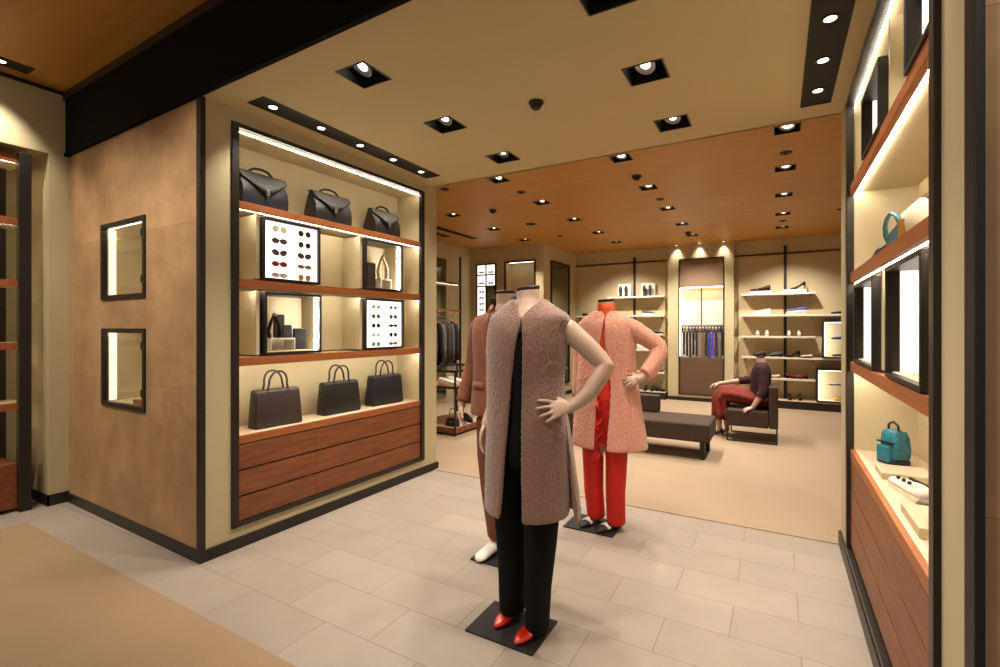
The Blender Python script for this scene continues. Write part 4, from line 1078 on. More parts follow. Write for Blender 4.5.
sleeve([(-1.59, 2.57, 1.420), (-1.625, 2.575, 1.395), (-1.668, 2.60, 1.28), (-1.692, 2.61, 1.17), (-1.716, 2.58, 1.03), (-1.732, 2.545, 0.925)], [0.062, 0.064, 0.061, 0.057, 0.052, 0.048], M['suede'], jk, O)
sleeve([(-1.27, 2.57, 1.425), (-1.23, 2.575, 1.40), (-1.19, 2.60, 1.28), (-1.17, 2.61, 1.17), (-1.155, 2.59, 1.03), (-1.150, 2.57, 0.93)], [0.066, 0.070, 0.064, 0.058, 0.052, 0.047], M['suede'], jk, O)
# collar, lapel and pocket flaps
m = MB(); g = []
for zz, k in ((1.485, 1.16), (1.535, 1.0), (1.548, 1.06), (1.500, 1.34)):
    g.append([(-1.440+0.084*k*math.cos(a), 2.575+0.080*k*math.sin(a), zz-0.02*max(0, -math.sin(a))) for a in [(-62+304*q/24)*PI/180 for q in range(25)]])
m.loft(g, close=False).xform(T0).build('collar', mat('peach_collar', '#8b5a42', '#97644a', rough=0.9), jk, smooth=True, solid=0.006)
JL = [(0.872, 0.222, 0.160), (0.98, 0.218, 0.155), (1.1, 0.205, 0.142), (1.2, 0.208, 0.142), (1.3, 0.216, 0.145), (1.39, 0.222, 0.130), (1.435, 0.216, 0.116), (1.460, 0.190, 0.104), (1.483, 0.145, 0.092)]
def on_jacket(x, z, off):
    for (za, xa, ya), (zb, xb, yb) in zip(JL, JL[1:]):
        if za <= z <= zb:
            f = (z-za)/(zb-za); rx, ry = xa+(xb-xa)*f, ya+(yb-ya)*f
            return (x, 2.566-ry*max(0, 1-(abs(x+1.438)/rx)**2.17)**0.46-off, z)
def patch(rows, off):
    m = MB(); g = []
    for z, xa, xb in rows: g.append([on_jacket(xa+(xb-xa)*k/6, z, off) for k in range(7)])
    return m.loft(g, close=False).xform(T0)
zz = [1.478-0.036*k for k in range(11)]
patch([(z, -1.438-0.060*(1-(1.478-z)/0.36), -1.438+0.060*(1-(1.478-z)/0.36)) for z in zz], 0.004).build('shirt_front', M['navy'], jk, smooth=True, solid=0.003)
for sx in (-1, 1):
    patch([(z, -1.438+sx*0.052*(1-(1.478-z)/0.36), -1.438+sx*(0.060+0.030*math.sin(PI*min(1, (1.49-z)/0.34)))*max(0.06, 1-((1.478-z)/0.37)**2)) for z in zz], 0.010).build('lapel', M['suede'], jk, smooth=True, solid=0.005)
patch([(1.12-0.022*k, -1.4395, -1.4365) for k in range(11)], 0.003).build('front_seam', M['suedetr'], jk, solid=0.003)
for z in (1.10, 1.00):
    x, y, _ = on_jacket(-1.420, z, 0.004)
    MB().lathe([(0.001, -0.003), (0.009, -0.003), (0.009, 0.003), (0.001, 0.003)], n=12).xform(T0 @ Matrix.Translation((x, y, z)) @ Matrix.Rotation(PI/2, 4, 'X')).build('button', M['brownpanel'], jk, smooth='angle')
for x0, x1 in ((-1.600, -1.500), (-1.376, -1.276)):
    m = MB(); P = []
    for x in [x0+(x1-x0)*k/8 for k in range(9)]:
        q = max(0, 1-(abs(x+1.438)/0.208)**(2/0.92))**(0.92/2)
        y = 2.56-0.146*q
        P.append([(x, y-0.001, 1.072), (x, y-0.006, 1.028)])
    m.loft(P, close=False).xform(T0).build('pocket_flap', M['suede'], jk, solid=0.004, smooth=True)
m = MB(); g = []
for zz, r, op in ((1.485, 0.085, 40), (1.525, 0.079, 46), (1.568, 0.076, 54), (1.585, 0.078, 58), (1.550, 0.090, 58)):
    g.append([(-1.442+r*math.cos(a), 2.578+r*math.sin(a), zz+0.010*math.sin(a)) for a in [(-90+op+(360-2*op)*q/24)*PI/180 for q in range(25)]])
m.loft(g, close=False).xform(T0).build('shirt_collar', M['navy'], t, smooth=True, solid=0.004)

# ---------------------------------------------------------------- 4: seated, burgundy skirt
ZS = 0.405
O = Vector((-0.2, 6.84, 0.012)); T0 = Matrix.Translation(-O)
t = thing('mannequin', 'seated mannequin in a dark plum top and long burgundy skirt on the armchair', 'mannequin', O)
m = MB()
m.tube([(-0.19, 6.84, ZS+0.09), (-0.175, 6.84, 0.70), (-0.165, 6.84, 0.86), (-0.170, 6.84, 0.965), (-0.178, 6.84, 1.02)], [0.11, 0.10, 0.10, 0.055, 0.046], 18)
m.cap_tube([(-0.17, 6.96, 0.86), (-0.24, 7.03, 0.73), (-0.42, 6.98, 0.70), (-0.63, 6.90, 0.665), (-0.655, 6.89, 0.662)], [0.045, 0.038, 0.036, 0.026, 0.024], 14)
hand(m, (-0.655, 6.89, 0.664), (-0.9, -0.2, -0.25), (-0.25, 0, 1), -1, 0.9, spread=0.14, curl=(0.35, 0.4, 0.3))
m.cap_tube([(-0.165, 6.72, 0.86), (-0.145, 6.625, 0.66), (-0.17, 6.585, 0.58), (-0.245, 6.565, 0.445), (-0.250, 6.565, 0.435)], [0.045, 0.038, 0.036, 0.026, 0.024], 14)
hand(m, (-0.252, 6.562, 0.432), (-0.85, -0.25, -0.32), (-0.2, -0.4, 0.9), 1, 0.9, spread=0.14, curl=(0.3, 0.4, 0.3))
for pts in ([(-0.22, 6.78, 0.50), (-0.60, 6.80, 0.55), (-0.66, 6.82, 0.30), (-0.645, 6.83, 0.07)], [(-0.22, 6.90, 0.50), (-0.58, 6.90, 0.55), (-0.585, 6.90, 0.30), (-0.560, 6.91, 0.07)]):
    m.cap_tube(pts, [0.08, 0.06, 0.045, 0.028], 14)
m.cap_tube([(-0.645, 6.83, 0.07), (-0.70, 6.83, 0.03), (-0.745, 6.83, 0.022)], [0.026, 0.022, 0.015], 10)
m.cap_tube([(-0.56, 6.91, 0.07), (-0.62, 6.91, 0.03), (-0.66, 6.91, 0.022)], [0.026, 0.022, 0.015], 10)
m.xform(T0).build('body', M['mann'], t, remesh=0.006, sm_iter=4)
neck_cap(t, Vector((-0.178, 6.84, 1.019))-O, 0.047)
m = MB().loft([ring(z, x, 6.84, rx, ry) for z, x, rx, ry in ((0.47, -0.19, 0.125, 0.165), (0.58, -0.185, 0.115, 0.15), (0.70, -0.178, 0.112, 0.145), (0.82, -0.172, 0.115, 0.16), (0.90, -0.168, 0.095, 0.155), (0.94, -0.169, 0.07, 0.10), (0.962, -0.17, 0.058, 0.065))])
tp = m.xform(T0).build('top', M['plaid'], t, smooth=True)
sleeve([(-0.17, 6.95, 0.89), (-0.18, 6.985, 0.87), (-0.24, 7.03, 0.735), (-0.36, 7.0, 0.712), (-0.43, 6.978, 0.70)], [0.062, 0.062, 0.058, 0.052, 0.048], M['plaid'], tp, O)
sleeve([(-0.165, 6.72, 0.89), (-0.155, 6.685, 0.86), (-0.142, 6.63, 0.70), (-0.150, 6.60, 0.62), (-0.185, 6.583, 0.555)], [0.062, 0.062, 0.058, 0.056, 0.052], M['plaid'], tp, O)
sk = []
for x, z, hy, hz, tl, fo in ((-0.075, 0.470, 0.14, 0.075, 0, 0.02), (-0.18, 0.490, 0.19, 0.092, 0, 0.03), (-0.34, 0.515, 0.185, 0.108, 0, 0.04), (-0.48, 0.540, 0.170, 0.112, 0.05, 0.05), (-0.585, 0.540, 0.160, 0.118, 0.45, 0.06), (-0.635, 0.470, 0.160, 0.105, 1.10, 0.08), (-0.625, 0.40, 0.170, 0.104, 1.42, 0.11), (-0.615, 0.33, 0.182, 0.112, 1.50, 0.14), (-0.605, 0.245, 0.195, 0.122, 1.57, 0.17)):
    sk.append([(x+hz*math.sin(2*PI*k/48)*(-math.sin(tl))*(1+fo*math.sin(k*2*PI*7/48)), 6.84+hy*math.cos(2*PI*k/48)*(1+fo*math.sin(k*2*PI*7/48)), z+hz*math.sin(2*PI*k/48)*math.cos(tl)+(0.04*math.cos(2*PI*k/48)*0.4 if tl > 1.4 else 0)) for k in range(48)])
MB().loft(sk, cap1=False).xform(T0).build('skirt', M['burgundy'], t, smooth=True, solid=0.006)
pump(t, Vector((-0.755, 6.83, -0.012))-O+Vector((0, 0, 0.012)), Vector((-0.60, 6.83, 0))-O, M['black'], 0.05, zb=0.0)

# ================================================================== SHOES AND BAGS FOR THE SHELVES
def shoe(label, loc, rz, L, material, style='flat', group=None, sole=None):
    t = thing('shoe', label, 'shoe', loc, rz, group)
    hh = {'flat': 0.012, 'sneaker': 0.024, 'heel': 0.085}[style]
    up = {'flat': 0.045, 'sneaker': 0.075, 'heel': 0.045}[style]
    w = 0.15*L
    prof = [(0.0, 0.62, hh, hh+up), (0.08, 0.78, hh*0.98, hh+up*1.05), (0.28, 0.80, hh*0.75, hh*0.75+up*(1.05 if style == 'sneaker' else 0.75)), (0.48, 0.85, hh*0.32+0.006, hh*0.3+up*0.95),
            (0.66, 1.0, 0.008, 0.008+up*0.80), (0.84, 0.86, 0.008, 0.008+up*0.60), (0.95, 0.50, 0.010, 0.010+up*0.45), (1.0, 0.15, 0.012, 0.012+up*0.25)]
    R = []
    for f, k, z0, z1 in prof:
        R.append([(L*(f-0.5), w*k*math.cos(2*PI*q/12), (z0+z1)/2+(z1-z0)/2*math.sin(2*PI*q/12)) for q in range(12)])
    MB().loft(R).build('upper', material, t, smooth=True)
    S = []
    for f, k, z0, z1 in prof:
        S.append([(L*(f-0.5)*1.01, -w*k*0.95, z0-0.006), (L*(f-0.5)*1.01, w*k*0.95, z0-0.006), (L*(f-0.5)*1.01, w*k*0.95, z0+0.008+(0.012 if style == 'sneaker' else 0)), (L*(f-0.5)*1.01, -w*k*0.95, z0+0.008+(0.012 if style == 'sneaker' else 0))])
    lo = min(p[2] for r in S for p in r)
    S = [[(p[0], p[1], p[2]-lo if p[2] < 0.01 else p[2]) for p in r] for r in S]
    MB().loft(S).build('sole', sole or M['blackcloth'], t)
    if style == 'heel':
        MB().tube([(-L*0.46, 0, 0), (-L*0.455, 0, hh*0.5), (-L*0.44, 0, hh)], [0.007, 0.010, 0.020], 8).build('heel', sole or material, t, smooth=True)
    else:
        MB().box(-L*0.5, -L*0.25, -w*0.6, w*0.6, 0, max(0.006, hh-0.004)).build('heel', sole or M['blackcloth'], t, bevel=0.002)
    m = MB()
    m.loft([[(L*(-0.30+0.24*math.cos(a)*0.8), w*0.55*math.sin(a), hh*0.7+up*0.97+(0.004 if z else 0)) for a in [2*PI*q/12 for q in range(12)]] for z in (0, 1)])
    m.build('lining', M['cream'] if material in (M['white'], M['cream']) else (M['grey'] if material is not M['grey'] else M['black']), t)
    return t
def pair(label, x, y, z, rz, L, material, style='flat', gap=0.125, sole=None, splay=0.0):
    for sx in (-1, 1):
        shoe(label, (x+sx*gap/2*math.sin(rz+PI) if False else x+sx*gap/2*abs(math.sin(rz)), y+sx*gap/2*abs(math.cos(rz)), z), rz+sx*splay, L, material, style, label, sole)

def plank(label, x0, x1, z, y0=9.60, y1=9.80, th=0.034, name='wall_shelf'):
    t = thing(name, label, 'shelf', ((x0+x1)/2, y1, z-th))
    h = (x1-x0)/2
    MB().box(-h, h, y0-y1+0.012, 0, 0, th).build('board', M['stone'], t, bevel=0.001)
    MB().box(-h, h, y0-y1, y0-y1+0.012, 0.004, th).build('front_edge', M['card'], t, bevel=0.001)
    k = max(2, int((x1-x0)/0.55))
    for i in range(k):
        x = -h+0.06+(2*h-0.12)*i/(k-1)
        MB().prism([(y0-y1+0.05, 0), (0, 0), (0, -0.05)], 'x', x-0.004, x+0.004).build('bracket', M['dark'], t)
    return t

# shelves to the right of the belt bay
plank('short pale shelf, topmost right of the belt bay', -0.553, 0.557, 1.990)
plank('long pale shelf, second from the top right of the belt bay', -0.553, 1.60, 1.617)
plank('short pale shelf, third from the top right of the belt bay', -0.553, 0.557, 1.245)
plank('long pale shelf behind the seated mannequin, right of the belt bay', -0.553, 1.60, 0.880)
plank('short pale shelf nearest the plinth, right of the belt bay', -0.553, 0.557, 0.515)
def plinth(label, x0, x1, y0):
    t = thing('shelf_plinth', label, 'plinth', ((x0+x1)/2, 9.80, 0))
    h = (x1-x0)/2
    MB().box(-h, h, y0-9.80+0.01, 0.045, 0.006, 0.135).build('front_board', M['dark'], t)
    MB().box(-h, h, y0-9.80, 0.045, 0.135, 0.150).build('top_board', M['stone'], t, bevel=0.001)
plinth('long dark plinth with pale top under the shelves right of the belt bay', -0.64, 1.7, 9.56)
plinth('dark plinth with pale top under the shelves left of the belt bay', -3.72, -1.86, 9.56)
def upright(label, x, z0, z1):
    t = thing('shelf_upright', label, 'shelf upright', (x, 9.815, z0))
    MB().box(-0.022, 0.022, -0.012, 0.012, 0, z1-z0).build('post', M['dark'], t)
    MB().box(-0.004, 0.004, -0.015, -0.012, 0.05, z1-z0-0.05).build('slot', M['black'], t)
upright('dark vertical shelf post between the shelves right of the belt bay', 0.125, 0.152, 2.825)
upright('dark vertical shelf post between the two upright shoe cards', -2.50, 0.152, 2.81)
# shelves to the left of the belt bay
plank('pale shelf carrying the two upright shoe cards', -3.0, -1.885, 2.010)
plank('pale shelf behind the pink coat, second from the top left of the belt bay', -3.69, -1.890, 1.635)
plank('pale shelf, third from the top left of the belt bay', -3.69, -1.895, 1.270)
plank('pale shelf, fourth from the top left of the belt bay', -3.69, -1.90, 0.960)
plank('pale shelf nearest the plinth, left of the belt bay', -3.69, -1.89, 0.530)

# framed glass cases among the shelves
def wall_case(label, x0, x1, z0, z1, zs):
    t = thing('glass_vitrine', label, 'display case', ((x0+x1)/2, 9.80, z0))
    h = (x1-x0)/2; H = z1-z0; yf = -0.25
    frame_y(MB(), -h, h, 0, H, yf, 0, 0.022).build('frame', M['dark'], t, bevel=0.001)
    MB().box(-h+0.022, h-0.022, -0.02, -0.008, 0.022, H-0.022).build('back_panel', M['creampanel'], t)
    MB().box(-h+0.022, h-0.022, yf+0.02, -0.02, 0.022, 0.028).build('lining', M['card'], t)
    MB().box(-h+0.022, h-0.022, yf+0.03, -0.022, zs-z0-0.005, zs-z0).build('glass_shelf', M['glass'], t)
    MB().box(-h+0.022, h-0.022, yf+0.006, yf+0.010, 0.022, H-0.022).build('glass_pane', M['glass'], t)
    MB().box(-h+0.03, h-0.03, yf+0.02, yf+0.05, H-0.030, H-0.0225).build('light_strip', M['casesoft'], t)
    MB().box(-h+0.0225, -h+0.028, yf+0.03, -0.03, 0.04, H-0.04).build('light_panel', M['casesoft'], t)
wall_case('upper lit glass case right of the belt bay, with a blue shoe', 0.655, 1.30, 0.886, 1.500, 1.195)
wall_case('lower lit glass case right of the belt bay, with a white shoe', 0.572, 1.25, 0.154, 0.705, 0.440)

# shoes right of the belt bay
def block(label, x, y, z, w, d, h):
    t = thing('display_riser', label, 'display riser', (x, y, z))
    MB().box(-w/2, w/2, -d/2, d/2, 0, h-0.006).build('block', M['card'], t, bevel=0.002)
    MB().box(-w/2-0.002, w/2+0.002, -d/2-0.002, d/2+0.002, h-0.006, h).build('top_plate', M['stone'], t, bevel=0.001)
block('pale block under the black sandals on the topmost shelf', -0.255, 9.70, 1.991, 0.34, 0.14, 0.045)
block('pale block under the tall black heel on the topmost shelf', 0.255, 9.70, 1.991, 0.36, 0.14, 0.055)
shoe('small black sandal, left one on the topmost shelf block', (-0.335, 9.70, 2.0365), PI, 0.17, M['greyhide'], 'flat')
shoe('larger black sandal, right one on the topmost shelf block', (-0.195, 9.70, 2.0365), PI, 0.19, M['greyhide'], 'sneaker')
shoe('black high-heeled shoe on the block beside the dark shelf post', (0.310, 9.70, 2.0465), PI, 0.22, M['greyhide'], 'heel')
shoe('white low sneaker on the second shelf right of the belt bay', (-0.24, 9.70, 1.618), PI, 0.28, M['white'], 'sneaker', sole=M['white'])
block('white block under the blue sneaker', 0.28, 9.70, 1.618, 0.30, 0.14, 0.032)
shoe('blue sneaker on a white block on the second shelf', (0.29, 9.70, 1.6505), PI, 0.29, M['blue'], 'sneaker', sole=M['white'])
shoe('flat dark grey shoe at the frame edge of the second shelf', (0.93, 9.70, 1.618), PI, 0.30, M['greyhide'], 'flat')
pair('white rounded shoe of the pair left of the shelf post on the third shelf', -0.225, 9.70, 1.246, -PI/2, 0.19, M['white'], 'sneaker', 0.145, sole=M['white'])
pair('cream rounded shoe of the pair right of the shelf post on the third shelf', 0.255, 9.70, 1.246, -PI/2, 0.19, M['cream'], 'sneaker', 0.145, sole=M['cream'])
shoe('black and white strapped heel on the long shelf above the red flats', (0.235, 9.70, 0.881), PI*0.9, 0.21, M['greyhide'], 'heel')
shoe('cream low shoe in front of the black strapped heel', (0.430, 9.67, 0.881), PI, 0.17, M['cream'], 'flat')
shoe('grey shoe on the long shelf just behind the seated mannequin neck', (-0.02, 9.70, 0.881), PI, 0.20, M['grey'], 'sneaker')
shoe('dark grey shoe on the long shelf left of the grey one', (-0.27, 9.70, 0.881), PI, 0.20, M['flap'], 'sneaker')
shoe('dark red flat shoe with black heel, left one beside the lower glass case', (0.215, 9.70, 0.516), -0.15, 0.16, M['burgundy'], 'sneaker')
shoe('dark red flat shoe with black heel, right one beside the lower glass case', (0.375, 9.70, 0.516), PI+0.15, 0.16, M['burgundy'], 'sneaker')
shoe('pale cream flat on the shelf behind the seated mannequin back', (-0.06, 9.68, 0.516), PI, 0.19, M['cream'], 'flat')
pair('dark shoe of the pair standing on the plinth right of the belt bay', 0.265, 9.68, 0.151, -PI/2, 0.18, M['greyhide'], 'sneaker', 0.15)
shoe('bright blue shoe on the glass shelf of the upper case', (0.90, 9.66, 1.196), PI, 0.24, M['blue'], 'flat')
shoe('white pointed shoe on the glass shelf of the lower case', (0.87, 9.66, 0.441), PI, 0.24, M['white'], 'flat')
shoe('flat brown shoe on the floor of the upper glass case', (0.90, 9.66, 0.915), PI, 0.22, M['brownpanel'], 'flat')
def purse(label, x, y, z, material):
    t = thing('clutch_purse', label, 'purse', (x, y, z))
    MB().loft([ring(zz, 0, 0, rx, ry, 20, 0.8) for zz, rx, ry in ((0, 0.055, 0.028), (0.012, 0.065, 0.033), (0.04, 0.062, 0.028), (0.062, 0.045, 0.014))]).build('body', material, t, smooth='angle')
    MB().tube([(-0.045, 0, 0.062), (0, 0, 0.067), (0.045, 0, 0.062)], 0.006, 8).build('clasp', M['gold'], t, smooth=True)
purse('small yellow purse on the floor of the lower glass case', 0.87, 9.66, 0.183, M['yellow'])

# shoe cards and shoes left of the belt bay
def shoe_card(label, x):
    t = thing('shoe_card', label, 'display card', (x, 9.72, 2.011))
    T = Matrix.Rotation(-0.15, 4, 'X')
    MB().box(-0.135, 0.135, 0, 0.010, 0, 0.265, T).build('board', M['card'], t, bevel=0.001)
    MB().box(-0.05, 0.05, 0.0, 0.075, 0, 0.006).build('foot', M['card'], t)
    return t
for x, nm in ((-2.685, 'left'), (-2.215, 'right')):
    shoe_card('white upright card behind the %s pair of black loafers on the top shelf' % nm, x)
    for sx in (-1, 1):
        o = shoe('black loafer standing on its heel before the %s white card' % nm, (x+sx*0.055, 9.668, 2.011+0.108), -PI/2, 0.215, M['greyhide'], 'flat', 'loafers before the %s card' % nm, sole=M['brownpanel'])
        o.rotation_euler = (0, -PI/2+0.12, 0)
        o.rotation_euler = (Matrix.Rotation(0.0, 3, 'Z') @ Matrix(((0, -1, 0), (0, 0, -1), (1, 0, 0)))).to_euler()
shoe('grey sneaker on the shelf under the right shoe card', (-2.18, 9.69, 1.636), 0.0, 0.27, M['grey'], 'sneaker', sole=M['white'])
shoe('black flat shoe on the shelf beside the mirror wall', (-3.43, 9.69, 1.636), 0.0, 0.26, M['greyhide'], 'flat')
shoe('dark shoe at the end of the third shelf left of the belt bay', (-2.02, 9.69, 1.271), 0.0, 0.22, M['greyhide'], 'flat')
shoe('white shoe on the fourth shelf seen beside the pink sleeve', (-2.30, 9.69, 0.961), 0.0, 0.24, M['white'], 'sneaker', sole=M['white'])
shoe('dark shoe at the end of the shelf nearest the plinth left of the belt bay', (-2.02, 9.69, 0.531), 0.0, 0.22, M['greyhide'], 'flat')
pair('dark shoe of the pair standing on the plinth left of the belt bay', -2.18, 9.66, 0.151, -PI/2, 0.18, M['greyhide'], 'sneaker', 0.13)
shoe('black shoe at the end of the plinth left of the belt bay', (-1.96, 9.66, 0.151), 0.0, 0.20, M['black'], 'sneaker')

# ------------------------------------------------------------------ belt bay
t = thing('belt_display', 'tall framed belt display with brown fabric panels in the middle of the back wall', 'belt display', (-1.235, 9.70, 0))
def bx(x0, x1, y0, y1, z0, z1): return MB().box(x0+1.235, x1+1.235, y0-9.70, y1-9.70, z0, z1)
b0, b1, bz0, bz1 = BAY
m = MB(); frame_y(m, b0+1.235, b1+1.235, bz0, bz1, -0.012, 0.10, 0.02); m.build('frame', M['dark'], t, bevel=0.001)
bx(b0+0.02, b1-0.02, 9.715, 9.73, bz0+0.02, 0.812).build('lower_panel', M['brownpanel'], t)
bx(b0+0.02, b1-0.02, 9.715, 9.73, 2.155, bz1-0.02).build('upper_panel', M['taupepanel'], t)
bx(b0+0.02, b1-0.02, 9.81, 9.83, 0.812, 1.90).build('back_panel', M['card'], t)
bx(b0+0.02, b1-0.02, 9.81, 9.83, 1.90, 2.155).build('back_panel', M['wall'], t)
bx(-1.248, -1.230, 9.795, 9.81, 1.44, 2.155).build('rod', M['dark'], t)
bx(b0+0.022, b0+0.034, 9.74, 9.752, 0.85, 2.14).build('light_strip', M['led'], t)
bx(b0+0.04, b1-0.03, 9.735, 9.747, 2.143, 2.153).build('light_strip', M['led'], t)
MB().tube([(b0+0.02+1.235, 0.045, 1.432), (b1-0.02+1.235, 0.045, 1.432)], 0.007, 8).build('rail', M['dark'], t, smooth=True)
bel = [('#1a1815', 'black'), ('#242019', 'black brown'), ('#1c1d22', 'charcoal'), ('#2b2a2c', 'dark grey'), ('#1a1712', 'black'), ('#23211f', 'black grained'), ('#8a7460', 'wide tan'), ('#6d5e50', 'taupe'),
       ('#2b231c', 'dark brown'), ('#2b39a0', 'bright blue'), ('#5b3bb0', 'violet'), ('#3a2530', 'plum'), ('#6b6560', 'silver grey'), ('#1c1a18', 'black')]
ord_ = ['first', 'second', 'third', 'fourth', 'fifth', 'sixth', 'seventh', 'eighth', 'ninth', 'tenth', 'eleventh', 'twelfth', 'thirteenth', 'fourteenth']
for i, (c, nm) in enumerate(bel):
    x = -1.598+i*0.0562
    b = thing('belt', '%s belt hanging in the belt bay, %s from the mirror wall side' % (nm, ord_[i]), 'belt', (x, 9.745, 0.83+0.02*((i*5) % 3)), group='belts in the bay')
    zt = 0.59-0.02*((i*5) % 3)
    w = 0.021 if i != 6 else 0.026
    MB().box(-w, w, -0.004, 0.002, 0, zt-0.115).build('strap', mat('belt_%d' % i, c, rough=0.5, scale=40), b, bevel=0.001)
    MB().tube([(0, -0.004, zt-0.02), (0, -0.006, zt+0.018), (0, 0.006, zt+0.022), (0, 0.012, zt)], 0.003, 6).build('hook', M['steel'], b)
    for zc in (zt-0.09, zt-0.03):
        frame_y(MB(), -0.0275, 0.0275, zc-0.029, zc+0.029, -0.006, 0.001, 0.013).build('buckle', M['black'] if i % 4 != 2 else M['brownpanel'], b, bevel=0.001)
# three small wall washers above it
for k, x in enumerate((-1.66, -1.253, -0.845)):
    w = thing('wall_washer', 'tiny ceiling spot washing the wall above the belt bay, %s' % ['on the mirror wall side', 'the middle one', 'on the right-hand side'][k], 'ceiling light', (x, 9.635, Z_BACK), group='wall washers above the belts')
    MB().lathe([(0.001, 0.0), (0.024, 0.0), (0.024, -0.004), (0.020, -0.006), (0.001, -0.006)], n=14).build('bezel', M['dark'], w)
    MB().lathe([(0.001, -0.006), (0.014, -0.007), (0.001, -0.008)], n=14).build('lens', M['lamp'], w)
    spot('washer_lamp', w, (0, 0, -0.015), (0, 0.26, -1), 16.0, 75, 0.9)

# ------------------------------------------------------------------ mirror, eyewear wall, niche light
t = thing('wall_mirror', 'tall dark framed mirror on the wall corner before the shoe shelves', 'mirror', (-3.77, 8.97, 0.25))
m = MB()
m.box(0, 0.03, -0.47, 0.47, 0, 0.03).box(0, 0.03, -0.47, 0.47, 2.40, 2.43).box(0, 0.03, -0.47, -0.44, 0.03, 2.40).box(0, 0.03, 0.44, 0.47, 0.03, 2.40)
m.build('frame', M['dark'], t, bevel=0.001)
MB().box(0.004, 0.014, -0.44, 0.44, 0.03, 2.40).build('mirror_glass', M['mirror'], t)
t = thing('eyewear_lightbox', 'lit eyewear panel of white fields in dark bars on the far wall', 'display case', (-5.01, 8.19, 1.0))
m = MB()
for z in (0.45, 1.21, 1.435, 1.64): m.box(-0.225, 0.225, -0.04, 0, z-0.012, z+0.012)
for x in (-0.215, 0.0, 0.215): m.box(x-0.010, x+0.010, -0.04, 0, 0.45, 1.64)
m.build('frame', M['dark'], t)
for x in (-0.1075, 0.1075):
    for z0, z1 in ((0.46, 1.20), (1.222, 1.423), (1.447, 1.628)):
        if x > 0 and z0 < 1: continue
        MB().box(x-0.0975, x+0.0975, -0.018, -0.004, z0, z1).build('light_panel', M['lightbox'], t)
MB().box(0.010, 0.205, -0.018, -0.004, 0.46, 1.20).build('mirror_panel', M['mirror'], t)
EM = Matrix.Translation((-5.01, 8.19, 0)); lens_k = ['dark', 'amber', 'purple', 'grey', 'green', 'dark', 'red', 'dark']
for i, (x, z, d) in enumerate([(-0.1075, 2.485, 'top left field'), (0.1075, 2.485, 'top right field'), (-0.1075, 2.27, 'middle left field'), (0.1075, 2.27, 'middle right field'),
                               (-0.1075, 2.10, 'topmost of the tall lit field'), (-0.1075, 1.98, 'second from top of the tall lit field'), (-0.1075, 1.86, 'third from top of the tall lit field'), (-0.1075, 1.74, 'fourth from top of the tall lit field')]):
    sunglasses(EM, 0.0, x, z, lens_k[i], 'black', 'wide', 'small dark sunglasses on the far eyewear wall, %s' % d, 'sunglasses on the far eyewear wall', 1.0, v=-0.026)
t = thing('niche_light', 'warm light strip at the top of the framed wall niche behind the mannequins', 'light strip', (-4.265, 8.30, 2.655))
MB().box(-0.30, 0.30, -0.02, 0.02, 0.0, 0.014).build('housing', M['steel'], t)
MB().box(-0.29, 0.29, -0.015, 0.015, -0.006, 0.0).build('light_strip', M['casesoft'], t)

# ------------------------------------------------------------------ jackets and their wall unit, far left
t = thing('clothes_wall_unit', 'wall unit with two lit wood shelves and a rail of dark jackets, far left', 'clothes rack', (-5.18, 6.6, 0))
for y in (-0.65, 0.70):
    MB().box(0.13, 0.16, y-0.015, y+0.015, 0, 2.68).build('post', M['dark'], t)
for z in (2.20, 1.715):
    s_ = MB().box(-0.17, 0.13, -0.64, 0.69, z-0.035, z).build('shelf', M['beige'], t)
    MB().box(0.13, 0.155, -0.63, 0.68, z-0.04, z).build('shelf_edge', M['woodlip'], s_)
    MB().box(0.118, 0.129, -0.6, 0.65, z-0.0395, z-0.0355).build('light_strip', M['led'], s_)
MB().box(-0.172, -0.165, -0.64, 0.69, 0.1, 2.66).build('mirror_back', M['mirror'], t)
MB().tube([(0.0, -0.63, 1.585), (0.0, 0.685, 1.585)], 0.012, 10).build('rail', M['steel'], t, smooth=True)
jm = [M['grey'], mat('jacket_navy', '#1d1c24', '#24232c', rough=0.9), mat('jacket_plum_grey', '#38323a', '#403a42', rough=0.9), M['blackcloth'], mat('jacket_light_grey', '#5f5b5c', '#676364', rough=0.9), mat('jacket_brown_grey', '#3a332e', '#423a34', rough=0.9)]
jn = ['grey', 'navy', 'plum grey', 'black', 'light grey', 'brown grey', 'charcoal', 'dark grey']
for i in range(8):
    y = -0.40+i*0.125
    j = thing('jacket', '%s jacket on a hanger, %s on the far left rail' % (jn[i], ord_[i]), 'jacket', (-5.18, 6.6+y, 0.75), 0.02*(1 if i % 2 else -1), 'jackets on the far left rail')
    mm = jm[i % len(jm)]
    R = []
    for z, hx, hy in ((0, 0.225, 0.045), (0.2, 0.215, 0.048), (0.45, 0.205, 0.05), (0.62, 0.215, 0.05), (0.70, 0.205, 0.042), (0.745, 0.13, 0.035), (0.775, 0.05, 0.025)):
        R.append([(hx*math.copysign(abs(math.cos(a))**0.7, math.cos(a)), hy*math.sin(a), z) for a in [2*PI*q/20 for q in range(20)]])
    MB().loft(R).build('body', mm, j, smooth=True)
    for sx in (-1, 1):
        MB().tube([(sx*0.19, 0, 0.70), (sx*0.225, 0, 0.55), (sx*0.232, 0.005, 0.3), (sx*0.225, 0.01, 0.06)], [0.05, 0.05, 0.045, 0.04], 10, flat=0.8).build('sleeve', mm, j, smooth=True)
    MB().tube([(-0.17, 0, 0.735), (0, 0, 0.795), (0.17, 0, 0.735)], 0.008, 6).tube([(0, 0, 0.795), (0, 0, 0.835), (0.012, 0, 0.853), (0.0, 0, 0.866), (-0.012, 0, 0.855)], 0.003, 6).build('hanger', M['woodlip'] if i % 2 else M['steel'], j)

